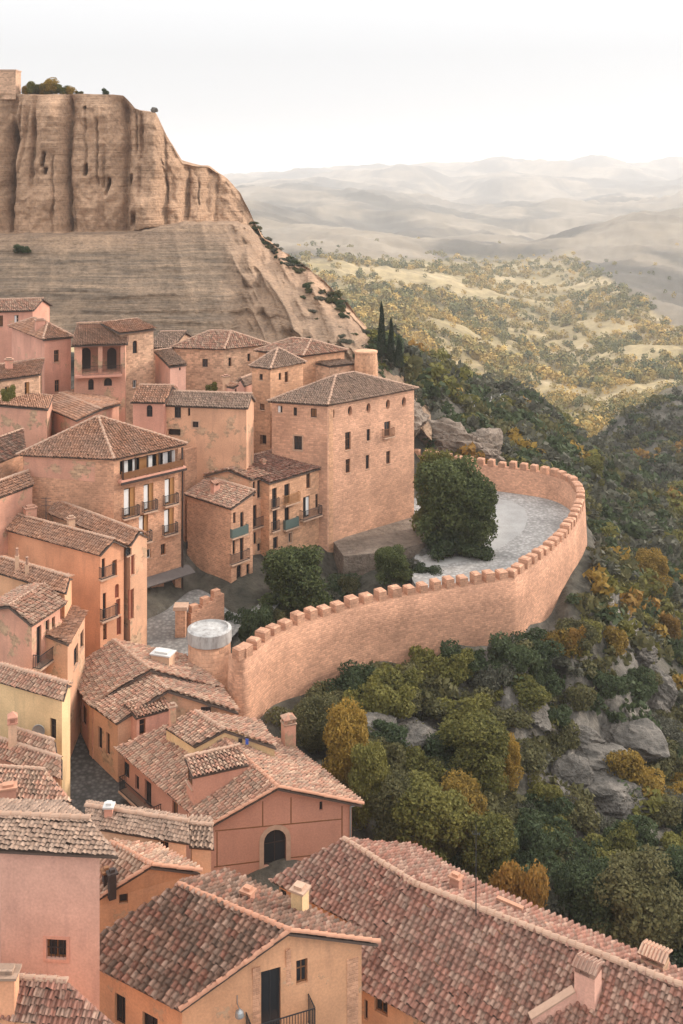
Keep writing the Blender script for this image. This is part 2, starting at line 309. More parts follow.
# ------------------------------------------------------------------ tiled roofs
UP = Vector((0, 0, 1))
class Roof:
    """collects tiled facets, boards and ridge caps of one roof into one mesh (slots: tiles, board, ridge)"""
    def __init__(s, pitch=.25, course=.31, sag=.06, relief=1.0): s.relief = relief; s.V = []; s.F = []; s.U = []; s.MI = []; s.nv = 0; s.pitch = pitch; s.course = course; s.sag = sag; s.seed = random.randint(0, 9999)
    def _put(s, V, F, U, mi):
        s.V.append(np.asarray(V, float)); s.F += [tuple(i+s.nv for i in f) for f in F]; s.U += U; s.MI += [mi]*len(F); s.nv += len(V)
    def facet(s, pts, clip=True):
        pts = [Vector(p) for p in pts]
        u = (pts[1]-pts[0]).normalized(); n = Vector()
        for i in range(len(pts)):
            a, b = pts[i], pts[(i+1) % len(pts)]; n += Vector(((a.y-b.y)*(a.z+b.z), (a.z-b.z)*(a.x+b.x), (a.x-b.x)*(a.y+b.y)))
        n.normalize()
        if n.z < 0: n = -n
        cen = sum(pts, Vector())/len(pts); u = (u-n*u.dot(n)).normalized(); v = n.cross(u)
        if v.dot(cen-pts[0]) < 0: v = -v
        if u.cross(v).dot(n) < 0: u = -u
        o = pts[0]; q = np.array([((p-o).dot(u), (p-o).dot(v), (p-o).dot(n)) for p in pts]); q[:, 2] -= 0
        s0, s1 = q[:, 0].min(), q[:, 0].max(); t0, t1 = q[:, 1].min()-.08, q[:, 1].max()
        pi, co = s.pitch, s.course; ni = int((s1-s0)/pi)+2; nj = int((t1-t0)/co)+2
        I, J = np.meshgrid(np.arange(ni), np.arange(nj)); I = I.ravel(); J = J.ravel()
        cs = s0+(I+.5)*pi-.1; ct = t0+(J+.5)*co
        poly = q[:, :2]; ar = sum(poly[i][0]*poly[(i+1) % len(poly)][1]-poly[(i+1) % len(poly)][0]*poly[i][1] for i in range(len(poly)))
        sg = 1 if ar > 0 else -1; keep = np.ones(len(I), bool); edges = []
        for i in range(len(poly)):
            a, b = poly[i], poly[(i+1) % len(poly)]; d = b-a; L = np.hypot(*d)
            if L < 1e-4: continue
            nn = np.array([d[1], -d[0]])/L*sg
            dist = (cs-a[0])*nn[0]+(ct-a[1])*nn[1]; keep &= dist < (.5 if i else .12)
            if i: edges.append((a, nn))
        I, J = I[keep], J[keep]; N = len(I)
        if N == 0: return
        S = 6; xs = np.linspace(0, 1, S+1); r = .31*pi
        xs = np.array([0, .07, .2, .36, .52, .60, .80]) if False else np.array([0, .1, .24, .40, .54, .64, 1.0]); prof = np.array([-.15, .72, 1.0, .9, .45, -.75, -.75])*r*s.relief
        rg = np.random.default_rng(s.seed+len(s.MI))
        dz = rg.normal(0, .011, N); ds = rg.normal(0, .012, N); dt = rg.normal(0, .022, N); tw = rg.normal(0, .014, N)
        odd = rg.random(N) < .02; dz = np.where(odd, dz+.035, dz)
        A = np.zeros((N, 2, S+1, 3))
        for k in (0, 1):
            A[:, k, :, 0] = (s0-.1+(I[:, None]+xs[None])*pi)+ds[:, None]+(tw[:, None] if k else 0)
            A[:, k, :, 1] = (t0+(J[:, None]+(k*1.12))*co)+dt[:, None]
            A[:, k, :, 2] = prof[None]*(1.0 if k == 0 else .86)+dz[:, None]+(.075*s.relief**.5 if k == 0 else .0)
        A = A.reshape(-1, 3)
        # follow the warp of an uneven quad and an old roof's sag
        if len(q) == 4:
            a0 = q[0, :2]; e1 = q[1, :2]-a0; e2 = q[3, :2]-a0; e3 = q[2, :2]-q[1, :2]-e2; ab = np.full((len(A), 2), .5); tgt = A[:, :2]-a0
            for _ in range(6):
                al, be = ab[:, :1], ab[:, 1:]; r_ = al*e1+be*e2+al*be*e3-tgt; ja = e1+be*e3; jb = e2+al*e3; dt_ = ja[:, 0]*jb[:, 1]-ja[:, 1]*jb[:, 0]
                ab = np.clip(ab-np.stack([(r_[:, 0]*jb[:, 1]-r_[:, 1]*jb[:, 0])/dt_, (ja[:, 0]*r_[:, 1]-ja[:, 1]*r_[:, 0])/dt_], 1), -.4, 1.4)
            al, be = ab[:, 0], ab[:, 1]; A[:, 2] += (1-al)*(1-be)*q[0, 2]+al*(1-be)*q[1, 2]+al*be*q[2, 2]+(1-al)*be*q[3, 2]
        A[:, 2] += s.sag*fbm(A[:, 0]*.45+s.seed, A[:, 1]*.45, 5, 3)+.03
        base = np.arange(N)*2*(S+1)
        F = np.stack([np.stack([base+k, base+k+1, base+S+1+k+1, base+S+1+k], 1) for k in range(S)], 1).reshape(-1, 4)
        fi = np.repeat(I+s.seed % 97*7, S); fj = np.repeat(J+s.seed % 89*5, S)
        bm = bmesh.new(); vs = [bm.verts.new(a) for a in A]; ul = bm.loops.layers.uv.new('u')
        for f, a, b in zip(F, fi, fj):
            fc = bm.faces.new([vs[i] for i in f])
            for l in fc.loops: l[ul].uv = (a+.5, b+.5)
        if clip:
            for a, nn in edges:
                bmesh.ops.bisect_plane(bm, geom=bm.verts[:]+bm.edges[:]+bm.faces[:], plane_co=(a[0], a[1], 0), plane_no=(nn[0], nn[1], 0), clear_outer=True)
        bm.verts.index_update(); uM = np.array([u, v, n]); oo = np.array(o)
        V = np.array([x.co for x in bm.verts]) if len(bm.verts) else np.zeros((0, 3))
        s._put(V@uM+oo, [tuple(x.index for x in f.verts) for f in bm.faces], [tuple(l[ul].uv) for f in bm.faces for l in f.loops], 0)
        bm.free()
        # board under the tiles
        k = len(pts); top = [p-n*.10 for p in pts]; bot = [p-n*.2 for p in pts]
        ordr = list(range(k)) if sg > 0 else list(range(k))[::-1]
        s._put([tuple(p) for p in top+bot], [tuple(ordr), tuple(i+k for i in ordr[::-1])]+[(i, (i+1) % k, k+(i+1) % k, k+i) for i in range(k)], [(0, 0)]*(2*k+4*k), 1)
    def caps(s, a, b, r=.13, mi=2, lift=.04, step=.42):
        a = Vector(a); b = Vector(b); d = b-a; L = d.length
        if L < .1: return
        d.normalize(); x = d.cross(UP).normalized(); z = x.cross(d); nn = max(1, int(L/step)); rg = random.Random(s.seed+int(L*100))
        for i in range(nn):
            p0 = a+d*(L*i/nn-.03); p1 = a+d*(L*(i+1)/nn+.03); j = rg.uniform(-.02, .02); V = []
            for p, rr, lf in ((p0, r*1.12, lift+.03), (p1, r*.95, lift)):
                V += [tuple(p+x*(math.cos(math.pi*k/6)*rr+j)+z*(math.sin(math.pi*k/6)*rr-.04+lf)) for k in range(7)]
            uv = (rg.randint(0, 900)+.5, rg.randint(0, 900)+.5)
            F = [(k, k+1, 8+k, 7+k) for k in range(6)]+[tuple(range(7))]
            s._put(V, F, [uv]*(24+7), mi)
    def build(s, name, mats, parent):
        off = rootof(parent).location; V = np.concatenate(s.V)-np.array(off)
        me = bpy.data.meshes.new(name); me.from_pydata([tuple(v) for v in V], [], s.F)
        l = me.uv_layers.new(name='UVMap'); l.data.foreach_set('uv', np.array(s.U, np.float32).ravel())
        me.polygons.foreach_set('material_index', np.array(s.MI, np.int32)); me.update()
        return link_mesh(name, me, mats, parent)
# ------------------------------------------------------------------ openings
def arch_pts(w, h, n=8):
    r = w/2; pts = [(-w/2, -h/2), (w/2, -h/2)]
    return pts+[(r*math.cos(math.pi*k/n), h/2-r+r*math.sin(math.pi*k/n)) for k in range(n+1)]
def oval_pts(w, h, n=14): return [(w/2*math.cos(2*math.pi*k/n), h/2*math.sin(2*math.pi*k/n)) for k in range(n)]
def rect_pts(w, h): return [(-w/2, -h/2), (w/2, -h/2), (w/2, h/2), (-w/2, h/2)]
class Face:
    """a wall plane: o = a point on it, t = along it (image right), n = outward"""
    def __init__(s, o, t, n): s.o = Vector(o); s.t = t; s.n = n
    def hit(s, px, py):
        r = Vector(((px-CX)/K, 1, -(py-HY)/K)); return r*(s.o.dot(s.n)/r.dot(s.n))
def extrude(mb, c, t, n, pts, d0, d1, mi=0):
    k = len(pts); A = [c+t*x+UP*y+n*d0 for x, y in pts]; B = [c+t*x+UP*y+n*d1 for x, y in pts]
    fs = [tuple(range(k))[::-1], tuple(range(k, 2*k))]+[(i, (i+1) % k, k+(i+1) % k, k+i) for i in range(k)]
    if t.cross(UP).dot(n)*(d1-d0) < 0: fs = [f[::-1] for f in fs]
    mb.add(A+B, fs, mi)
def ring(mb, c, t, n, outer, inner, d0, d1, mi=0):
    k = len(outer); vs = [c+t*x+UP*y+n*d for d in (d0, d1) for pts in (outer, inner) for x, y in pts]
    fs = []
    for i in range(k):
        j = (i+1) % k; fs += [(2*k+i, 2*k+j, 3*k+j, 3*k+i), (k+i, k+j, 3*k+j, 3*k+i), (i, 2*k+i, 2*k+j, j), (i, j, k+j, k+i)]
    mb.add(vs, fs, mi)
def railing(name, parent, c, t, n, w, depth, h, z, mat, boxy=False, gap=.13):
    """bars round a balcony: c on the wall plane at floor level"""
    mb = MB(); o = c+UP*z
    for h1 in (h, .08): 
        mb.box(o, t, n, UP, -w/2, w/2, depth-.03, depth+.01, h1-.04, h1); 
        for s_ in (-1, 1): mb.box(o, t, n, UP, s_*w/2-.02, s_*w/2+.02, 0, depth-.03, h1-.04, h1)
    if boxy:
        mb.box(o, t, n, UP, -w/2, w/2, depth-.022, depth-.01, .1, h-.06)
        for s_ in (-1, 1): mb.box(o, t, n, UP, s_*w/2-.006, s_*w/2+.006, 0, depth-.04, .1, h-.06)
    k = max(2, int(w/gap))
    for i in range(k+1):
        x = -w/2+w*i/k; mb.box(o, t, n, UP, x-.014, x+.014, depth-.024, depth+.004, .08, h-.04)
    k = max(1, int(depth/gap))
    for i in range(k):
        y = depth*(i+.3)/k
        for s_ in (-1, 1): mb.box(o, t, n, UP, s_*w/2-.014, s_*w/2+.014, y-.014, y+.014, .08, h-.04)
    return mb.build(name, mat, parent)
WIN = []
def build_openings(root, F, ops, wallmat):
    """ops: (face, px, py, wpx, hpx, kind, extra) -> cutters MB; the joinery is built by finish()"""
    cut = MB(); todo = []
    for op in ops:
        fk, px, py, wp, hp, kind = op[:6]; ex = op[6] if len(op) > 6 else {}
        f = F[fk]; c = f.hit(px, py); a = f.hit(px-wp/2, py); b = f.hit(px+wp/2, py); w = min((b-a).length, 4 if kind != 'gallery' and kind != 'loggia' else 30); h = hp*c.y/K
        pts = {'arch': arch_pts, 'oval': oval_pts, 'archdoor': arch_pts}.get(kind, rect_pts)(w, h)
        dep = {'gallery': 1.3, 'loggia': 1.8, 'hole': .6, 'oval': .5}.get(kind, ex.get('deep', .24))
        extrude(cut, c, f.t, f.n, pts, -dep, .35); todo.append((f, c, w, h, pts, kind, dep, ex))
    return cut, todo
def finish_openings(root, todo):
    for f, c, w, h, pts, kind, dep, ex in todo:
        t, n = f.t, f.n; fm = ex.get('frame', 'dark_wood')
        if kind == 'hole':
            mb = MB(); extrude(mb, c, t, n, [(x*.98, y*.98) for x, y in pts], -dep+.01, -dep+.05); mb.build('shade_panel', 'dark_wood', root); continue  # dark panel at the back paints the shade inside the hole
        if kind == 'gallery' or kind == 'loggia': continue
        door = kind in ('door', 'archdoor', 'balc'); 
        rw = random.Random(int(c.x*977+c.z*131)); q_ = rw.random()
        if kind == 'win' and w > .38 and not ex and q_ < .55: ex = dict(pane='brown_wood') if q_ < .2 else dict(frame='honey_wood', leaf=1) if q_ < .3 else dict(curtain=-1, frame='stone_trim') if q_ < .42 else dict(frame='stone_trim', trim=.1); fm = ex.get('frame', 'dark_wood')
        mb = MB(); k = min(.07, w*.14, h*.1); inn = [(x*(1-2*k/w), y*(1-2*k/h)) for x, y in pts]
        ring(mb, c, t, n, pts, inn, -dep+.02, -dep+.1)
        if w > .45: mb.box(c, t, n, UP, -.025, .025, -dep+.03, -dep+.09, -h/2+k, h/2-k)
        if h > 1.0 and kind in ('win', 'arch'): mb.box(c, t, n, UP, -w/2+k, w/2-k, -dep+.035, -dep+.085, h*.08, h*.08+.05)
        nm = 'balcony_door' if kind == 'balc' else 'door' if door else 'window'
        wo = mb.build(nm, fm, root)
        mb = MB(); extrude(mb, c, t, n, inn, -dep+.045, -dep+.06); mb.build('pane' if not ex.get('solid') else 'door_leaf', ex.get('pane', 'glass'), wo)
        if ex.get('bars'):
            mb = MB()
            for i in range(1, 5): x = -w/2+w*i/5; mb.box(c, t, n, UP, x-.012, x+.012, -.1, -.076, -h/2+.01, h/2-.01)
            mb.box(c, t, n, UP, -w/2+.01, w/2-.01, -.104, -.092, -.02, .02); mb.build('window_bars', 'iron', wo)
        if ex.get('trim'):
            mb = MB(); e = ex['trim']; out = [(x*(1+2*e/w), y*(1+2*e/h)) for x, y in pts]; ring(mb, c, t, n, out, [(x*1.004, y*1.004) for x, y in pts], -.05, .035); mb.build('stone_surround', ex.get('trimmat', 'stone_trim'), wo)
        elif kind == 'win' and not ex.get('nosill') and w > .4:
            mb = MB(); mb.box(c, t, n, UP, -w/2-.06, w/2+.06, -.05, .06, -h/2-.07, -h/2-.004); mb.build('sill', 'stone_trim', wo)
        if ex.get('leaf'):
            s_ = ex['leaf']; mb = MB(); x0, x1 = (w*.08, w*.5) if s_ > 0 else (-w*.5, -w*.08); mb.box(c, t, n, UP, x0, x1, -.12, -.07, -h/2+.02, h/2-.02); mb.build('shutter', ex.get('leafmat', 'honey_wood'), wo)
        if ex.get('curtain'):
            s_ = ex['curtain']; mb = MB(); mb.box(c, t, n, UP, -w*.46 if s_ < 0 else w*.05, -w*.02 if s_ < 0 else w*.46, -.16, -.13, -h*.42, h*.44); mb.build('curtain', 'white_cloth', wo)
        if ex.get('rail') or kind == 'balc':
            bw = ex.get('bw', w*1.35); bd = ex.get('bd', .35); bc = c-UP*(h/2)+t*ex.get('bx', 0)
            mb = MB(); mb.box(bc, t, n, UP, -bw/2-.05, bw/2+.05, .004, bd+.05, -.12, -.002); bo = mb.build('balcony', ex.get('slab', 'stone_trim'), root)
            railing('railing', bo, bc, t, n, bw, bd, ex.get('rh', .95), 0, ex.get('railmat', 'iron'), ex.get('boxy', False))
# ------------------------------------------------------------------ houses
HOUSES = {}
def V3(p, z): return p.copy() if isinstance(p, Vector) else P(p[0], p[1], p[2] if len(p) > 2 else z)
def house(name, label, L, N, Rr, ze, zb, wall, roof=('gable', 'L', 1.0), tiles='salmon_tiles', over=.3, far=None, ops=(), ridge=None, pitch=.25, course=.31, ridgemat='ridge_mortar', verge=False, cat='house', group=None, sag=.06, wallname='wall', capr=.13, relief=1.0):
    L, N, Rr = V3(L, ze), V3(N, ze), V3(Rr, ze); Fp = V3(far, ze) if far else L+Rr-N
    C = (L+N+Rr+Fp)/4; root = tag(empty(name, (C.x, C.y, zb)), label, cat, group)
    a = (L-N); b = (Rr-N); au = a.normalized(); bu = b.normalized()
    c1 = (Fp-Rr).normalized(); c2 = (Fp-L).normalized()
    wN = N+(au+bu)*over; wL = L+((N-L).normalized()+c2)*over; wR = Rr+((N-Rr).normalized()+c1)*over; wF = Fp-(c1+c2)*over
    kind = roof[0]; dz = Vector((0, 0, -.14)); rf = Roof(pitch, course, sag, relief)
    tops = None
    if kind == 'gable':
        ax, rise = roof[1], roof[2]; m = roof[3] if len(roof) > 3 else .5
        if ax == 'L': e = [(N, L), (Rr, Fp)]; w = [(wN, wL), (wR, wF)]
        else: e = [(N, Rr), (L, Fp)]; w = [(wN, wR), (wL, wF)]
        if ridge: r0, r1 = [V3(p, ze+rise) for p in ridge]
        else: r0 = e[0][0].lerp(e[1][0], m)+UP*rise; r1 = e[0][1].lerp(e[1][1], m)+UP*rise
        rd = (r1-r0).normalized(); q0, q1 = r0+rd*over, r1-rd*over
        rf.facet([e[0][0], e[0][1], r1, r0]); rf.facet([e[1][0], e[1][1], r1, r0])
        rf.caps(r0, r1, capr)
        if verge:
            for p in (e[0][0], e[1][0]): rf.caps(p, r0, capr*.85, 2, .05)
        W = [w[0][0], w[0][1], w[1][1], w[1][0]]; B = [Vector((p.x, p.y, zb)) for p in W]
        T = [p+dz for p in W]; vs = B+T+[q0+dz, q1+dz]
        fs = [(3, 2, 1, 0), (0, 1, 5, 4), (1, 2, 6, 9, 5), (2, 3, 7, 6), (3, 0, 4, 8, 7), (4, 5, 9, 8), (8, 9, 6, 7)]
    else:
        W = [wN, wL, wF, wR]; B = [Vector((p.x, p.y, zb)) for p in W]
        if kind == 'shed':
            low, rise = roof[1], roof[2]; hi = {'L': (0, 0, 1, 1), 'R': (0, 1, 1, 0), 'Lo': (1, 1, 0, 0), 'Ro': (1, 0, 0, 1)}[low]
            E = [p+UP*rise*h for p, h in zip((N, L, Fp, Rr), hi)]; W = [p+UP*rise*h for p, h in zip(W, hi)]
            o = {'L': (0, 1, 2, 3), 'R': (0, 3, 2, 1), 'Lo': (2, 3, 0, 1), 'Ro': (1, 2, 3, 0)}[low]; rf.facet([E[i] for i in o]); rf.caps(E[o[2]], E[o[3]], capr)
        elif kind == 'pyr':
            ap = C+UP*roof[1] if not ridge else V3(ridge[0], ze+roof[1])
            for p, q in ((N, L), (N, Rr), (Fp, L), (Fp, Rr)): rf.facet([p, q, ap])
            for p in (N, L, Rr, Fp): rf.caps(p, ap, capr)
        elif kind == 'hip':
            ax, rise, inset = roof[1:4]
            e = [(N, L), (Rr, Fp)] if ax == 'L' else [(N, Rr), (L, Fp)]
            if ridge: r0, r1 = [V3(p, ze+rise) for p in ridge]
            else:
                r0 = (e[0][0]+e[1][0])/2+UP*rise; r1 = (e[0][1]+e[1][1])/2+UP*rise; r0, r1 = r0.lerp(r1, inset), r1.lerp(r0, inset)
            rf.facet([e[0][0], e[0][1], r1, r0]); rf.facet([e[1][0], e[1][1], r1, r0]); rf.facet([e[0][0], e[1][0], r0]); rf.facet([e[0][1], e[1][1], r1])
            rf.caps(r0, r1, capr)
            for p, q in ((e[0][0], r0), (e[1][0], r0), (e[0][1], r1), (e[1][1], r1)): rf.caps(p, q, capr)
        T = [p+dz for p in W]; vs = B+T; fs = [(3, 2, 1, 0), (0, 1, 5, 4), (1, 2, 6, 5), (2, 3, 7, 6), (3, 0, 4, 7), (4, 5, 6, 7)]
    me = bpy.data.meshes.new(wallname); me.from_pydata([v-root.location for v in vs], [], fs)
    bm = bmesh.new(); bm.from_mesh(me); bmesh.ops.recalc_face_normals(bm, faces=bm.faces); bmesh.ops.triangulate(bm, faces=[f for f in bm.faces if len(f.verts) > 4 or abs(f.normal.z) > .05 and abs(f.normal.z) < .999]); bm.to_mesh(me); bm.free()
    at, bt = (wL-wN), (wR-wN); at.z = 0; bt.z = 0; at.normalize(); bt.normalize()
    nl = -(bt-at*bt.dot(at)); nl.normalize(); nr = -(at-bt*at.dot(bt)); nr.normalize()
    F = {'L': Face(wN, -at, nl), 'R': Face(wN, bt, nr)}
    cut, todo = build_openings(root, F, ops, wall)
    body = bpy.data.objects.new(wallname, me); COL.objects.link(body); body.parent = root
    if todo:
        cme = bpy.data.meshes.new('cut'); cme.from_pydata([v-root.location for v in cut.v], [], cut.f)
        bm = bmesh.new(); bm.from_mesh(cme); bmesh.ops.recalc_face_normals(bm, faces=bm.faces); bm.to_mesh(cme); bm.free()
        co = bpy.data.objects.new('cut', cme); COL.objects.link(co); co.parent = root
        md = body.modifiers.new('b', 'BOOLEAN'); md.object = co; md.operation = 'DIFFERENCE'; md.solver = 'EXACT'
        dg = bpy.context.evaluated_depsgraph_get(); dg.update(); nme = bpy.data.meshes.new_from_object(body.evaluated_get(dg))
        body.modifiers.clear(); body.data = nme; nme.name = wallname; bpy.data.objects.remove(co)
    autouv(body.data); body.data.materials.clear(); body.data.materials.append(M[wall])
    finish_openings(root, todo)
    ro = rf.build('roof', [tiles, 'eave_wood', ridgemat], root)
    HOUSES[name if not name in HOUSES else name+str(len(HOUSES))] = root
    h = dict(root=root, roof=ro, F=F, body=body, L=L, N=N, R=Rr, far=Fp); return h
def chimney(parent, base, w, d, h, mat, yaw=0, style='tiles', name='chimney', capmat='salmon_tiles'):
    """masonry stack with a tiled or slab cap; base = point where it meets the roof"""
    mb = MB(); b = Vector(base)-UP*.7; mb.abox(b, w, d, h+.7, 0, yaw); o = mb.build(name, mat, parent)
    top = b+UP*(h+.7); mb = MB()
    if style == 'slab':
        mb.abox(top+UP*.002, w+.16, d+.16, .1, 0, yaw); mb.abox(top+UP*.104, w*.7, d*.7, .14, 0, yaw)
    elif style == 'lantern':
        ex = Vector((math.cos(yaw), math.sin(yaw), 0)); ey = Vector((-math.sin(yaw), math.cos(yaw), 0))
        mb.abox(top+UP*.002, w+.12, d+.12, .09, 0, yaw)
        for sx in (-1, 1):
            for sy in (-1, 1): mb.abox(top+ex*sx*w*.38+ey*sy*d*.38+UP*.092, w*.22, d*.22, h*.16, 0, yaw)
        mb.abox(top+UP*(.094+h*.16), w+.1, d+.1, .07, 0, yaw)
        p = top+UP*(.166+h*.16); k = (w+.1)/2; l = (d+.1)/2
        vs = [p-ex*k-ey*l, p+ex*k-ey*l, p+ex*k+ey*l, p-ex*k+ey*l, p+UP*.3]; mb.add(vs, [(0, 1, 4), (1, 2, 4), (2, 3, 4), (3, 0, 4), (3, 2, 1, 0)])
    elif style == 'pot':
        mb.lathe(top+UP*.002, [(w*.42, 0), (w*.38, .12), (w*.3, .45), (w*.36, .5), (w*.36, .56)], 12)
    elif style == 'tiles':
        ex = Vector((math.cos(yaw), math.sin(yaw), 0)); ey = Vector((-math.sin(yaw), math.cos(yaw), 0))
        for sx in (-1, 1): mb.abox(top+ex*sx*w*.36+UP*.002, w*.24, d*.96, .25, 0, yaw)
        for sy in (-1, 1):
            vs = [top+ex*x*(w/2+.1)+ey*y*(d/2+.12)*sy+UP*(.254+(1-y)*.18+q) for q in (0, .06) for y in (0, 1) for x in (-1, 1)]
            mb.add(vs, [(0, 1, 3, 2), (4, 6, 7, 5), (0, 4, 5, 1), (2, 3, 7, 6), (0, 2, 6, 4), (1, 5, 7, 3)])
            k = max(3, int((w+.2)/.16))
            for i in range(k):
                x = -(w/2+.06)+(w+.12)*i/(k-1); mb.tube(top+ex*x+ey*0+UP*.49, top+ex*x+ey*(d/2+.14)*sy+UP*.3, .055, .065, 8)
    mb.build('chimney_cap', capmat if style != 'tiles' else capmat, o)
    return o
# ------------------------------------------------------------------ the village, house by house
_V3 = V3
def rel(N, L, z):
    n = _V3(N, z); return Vector((n.x+L[1], n.y+L[2], n.z+(L[3] if len(L) > 3 else 0)))
_house = house
def house(name, label, L, N, Rr, ze, zb, wall, roof=('gable', 'L', 1.0), **kw):
    if L[0] == '+': L = rel(N, L, ze)
    if Rr[0] == '+': Rr = rel(N, Rr, ze)
    return _house(name, label, L, N, Rr, ze, zb, wall, roof, **kw)
def absorb(h, root, wallname, roofname):
    r = h['root']; off = r.location-root.location
    for ch in list(r.children):
        ch.parent = root; ch.location = off
        if ch == h['body']: ch.name = wallname
        if ch == h['roof']: ch.name = roofname
    bpy.data.objects.remove(r)
def strip(root, name, face, pts, w, mat, d0=-.02, d1=.02):
    """a thin raised band along the wall through pixel points"""
    mb = MB()
    for (a, b) in zip(pts[:-1], pts[1:]):
        A, B = face.hit(*a), face.hit(*b); d = (B-A).normalized(); s = face.n.cross(d); L = (B-A).length
        mb.box(A, d, s, face.n, 0, L, -w/2, w/2, d0, d1)
    return mb.build(name, mat, root)

# --- the tall square keep-like house beside the plaza
ov = [(332.5, 414), (350, 411), (368.5, 408), (388, 404.4), (404, 402)]
tw = house('tower_house', 'tall square sandstone house with oval attic openings, rising over the walled terrace', (267.5, 401), (328, 405), (418, 388), -24, -43, 'tower_masonry', ('hip', 'R', 2.15, .4), tiles='grey_tiles', over=.25,
    ops=[('R', x, y, 4.2, 10, 'oval') for x, y in ov]+[('R', 348, 441, 5.5, 18, 'win', dict(frame='brown_wood')), ('R', 368.5, 435, 3.5, 12, 'win'), ('R', 387.4, 429, 6, 15, 'balc', dict(rh=.9, bw=1.5, frame='brown_wood', railmat='brown_wood')),
    ('R', 348, 466, 4.5, 14, 'win', dict(frame='brown_wood')), ('R', 367.6, 462, 3.5, 14, 'win'), ('R', 388.3, 457.5, 4, 13, 'win', dict(frame='brown_wood')),
    ('L', 280, 409.5, 5, 7.5, 'win'), ('L', 295.2, 411.7, 3.5, 8.5, 'win'), ('L', 313.7, 413, 6, 9, 'win'), ('L', 298, 443, 8, 14, 'win', dict(trim=.12))])
strip(tw['root'], 'quoin', tw['F']['R'], [(331, 409), (331, 586)], .55, 'ochre_masonry', -.05, .012)
# --- three stepped blocks in front of it
w3 = house('stone_house', 'narrow brown stone house with green balcony, nearest the stepped parapet', (183.7, 493.5), (231, 508.5), (256, 500.5), -31.2, -47, 'brick_masonry', ('shed', 'L', .9), over=.22, ops=[
    ('L', 186.5, 545, 2.6, 8, 'win', dict(nosill=1)), ('R', 234.5, 518, 2.6, 11, 'win'), ('R', 242, 523, 3.4, 22, 'balc', dict(railmat='copper_rail', boxy=True, bw=2.0, bx=-.5, rh=.85)), ('R', 234, 547, 2.6, 15, 'win'),
    ('R', 241.8, 549, 3.6, 22, 'balc', dict(bw=2.2, bx=-.4)), ('R', 239, 574, 4.6, 18, 'arch'), ('R', 248, 570, 3, 12, 'win')])
w2 = house('stone_house', 'middle ochre house of the stepped row, pale gable above a lower red roof', (203, 475), (252, 479.5), (270.5, 474), -30, -47, 'worn_ochre_stucco', ('gable', 'R', .75), over=.2, ops=[
    ('L', 209, 480, 3.5, 6, 'win'), ('R', 252.5+1.5, 489, 2.4, 15, 'win'), ('R', 259.5, 489, 4.4, 18, 'win'), ('R', 255, 516, 3.6, 22, 'balc', dict(bw=2.4, bx=.55)), ('R', 255, 538, 2.6, 12, 'win'), ('R', 260, 547, 5, 8, 'win'), ('R', 265, 552, 3, 14, 'win')])
w1 = house('stone_house', 'long ochre house with red roof and iron balconies, joined to the tall keep', Vector((-11.3, 108.5, -30.4)), (269.5, 483), (322, 467.5), -30.4, -46, 'ochre_masonry', ('shed', 'R', 1.05), tiles='red_tiles', over=.2, ops=[
    ('R', 274.5, 498, 4.6, 20, 'win', dict(rail=1, bw=.95, bd=.2)), ('R', 287, 494, 5.2, 20, 'balc', dict(bw=2.0, bx=.5, railmat='honey_wood')), ('R', 308.4, 481, 4, 15, 'win', dict(frame='brown_wood')), ('R', 275, 520, 4.6, 21, 'win', dict(rail=1, bw=.95, bd=.2)),
    ('R', 287, 518, 4.8, 21, 'balc', dict(bw=1.8, bx=.4, railmat='copper_rail', boxy=True)), ('R', 306.4, 507, 6.6, 21, 'balc', dict(bw=2.6, bx=.35, bd=.6, curtain=1)), ('R', 317, 501, 3, 14, 'win', dict(frame='brown_wood')), ('R', 275.5, 543, 4.5, 12, 'win'), ('R', 290, 538, 3, 10, 'win')])
chimney(w3['roof'], P(215, 491, -30.7), .75, .6, .55, 'pink_stucco', .8, 'tiles')
chimney(w2['roof'], P(213, 466, -29.7), .5, .5, .8, 'cream_stucco', .8, 'slab'); chimney(w1['roof'], P(246, 473, -29.9), .35, .35, .9, 'cream_stucco', .8, 'pot'); chimney(w1['roof'], P(263, 466, -29.9), .45, .45, .5, 'pink_stucco', .8, 'slab')
gw = MB(); A_, B_ = P(185, 452, -27.6), P(216, 440, -27.2); d_ = B_-A_; d_.z = 0; L_ = d_.length; d_.normalize(); gw.box(Vector((A_.x, A_.y, 0)), d_, Vector((-d_.y, d_.x, 0)), UP, 0, L_, 0, .4, -38, -27.4)
tag(gw.build('garden_wall', 'brick_masonry'), 'short stone garden wall between the brick house and the half stone house', 'wall')
# --- tall brick house with timber gallery
g = dict(frame='honey_wood', leaf=1, curtain=-1, bd=.4)
h8 = house('brick_house', 'five storey brick house with glazed timber gallery under its hipped roof', (16.5, 454.6), (114, 459), (187, 443.5), -25.4, -43, 'brick_masonry', ('pyr', 2.75), tiles='brown_tiles', over=.3, ridge=[(98, 416)], ops=[
    ('R', 149.5, 463, 57, 16, 'gallery'), ('R', 129.5, 502, 11, 29, 'balc', g), ('R', 148.6, 497, 9.5, 27, 'balc', g), ('R', 169.6, 491, 9.5, 26, 'balc', g),
    ('R', 143.6, 528, 9, 27, 'balc', g), ('R', 169, 521, 9.5, 25, 'balc', g), ('R', 147.7, 554, 6, 9, 'win', dict(frame='white_paint')), ('R', 163.2, 549.5, 4.5, 11, 'win', dict(frame='brown_wood')),
    ('R', 147.3, 595, 7, 24, 'door', dict(frame='white_paint')), ('R', 169.6, 591, 11, 30, 'door', dict(frame='brown_wood', deep=.5))])
f = h8['F']['R']; rt = h8['root']
a, b = f.hit(121, 480), f.hit(180, 466); mb = MB(); Lg = (b-a).length
gc = f.hit(149.5, 463); zs = gc.z-.82
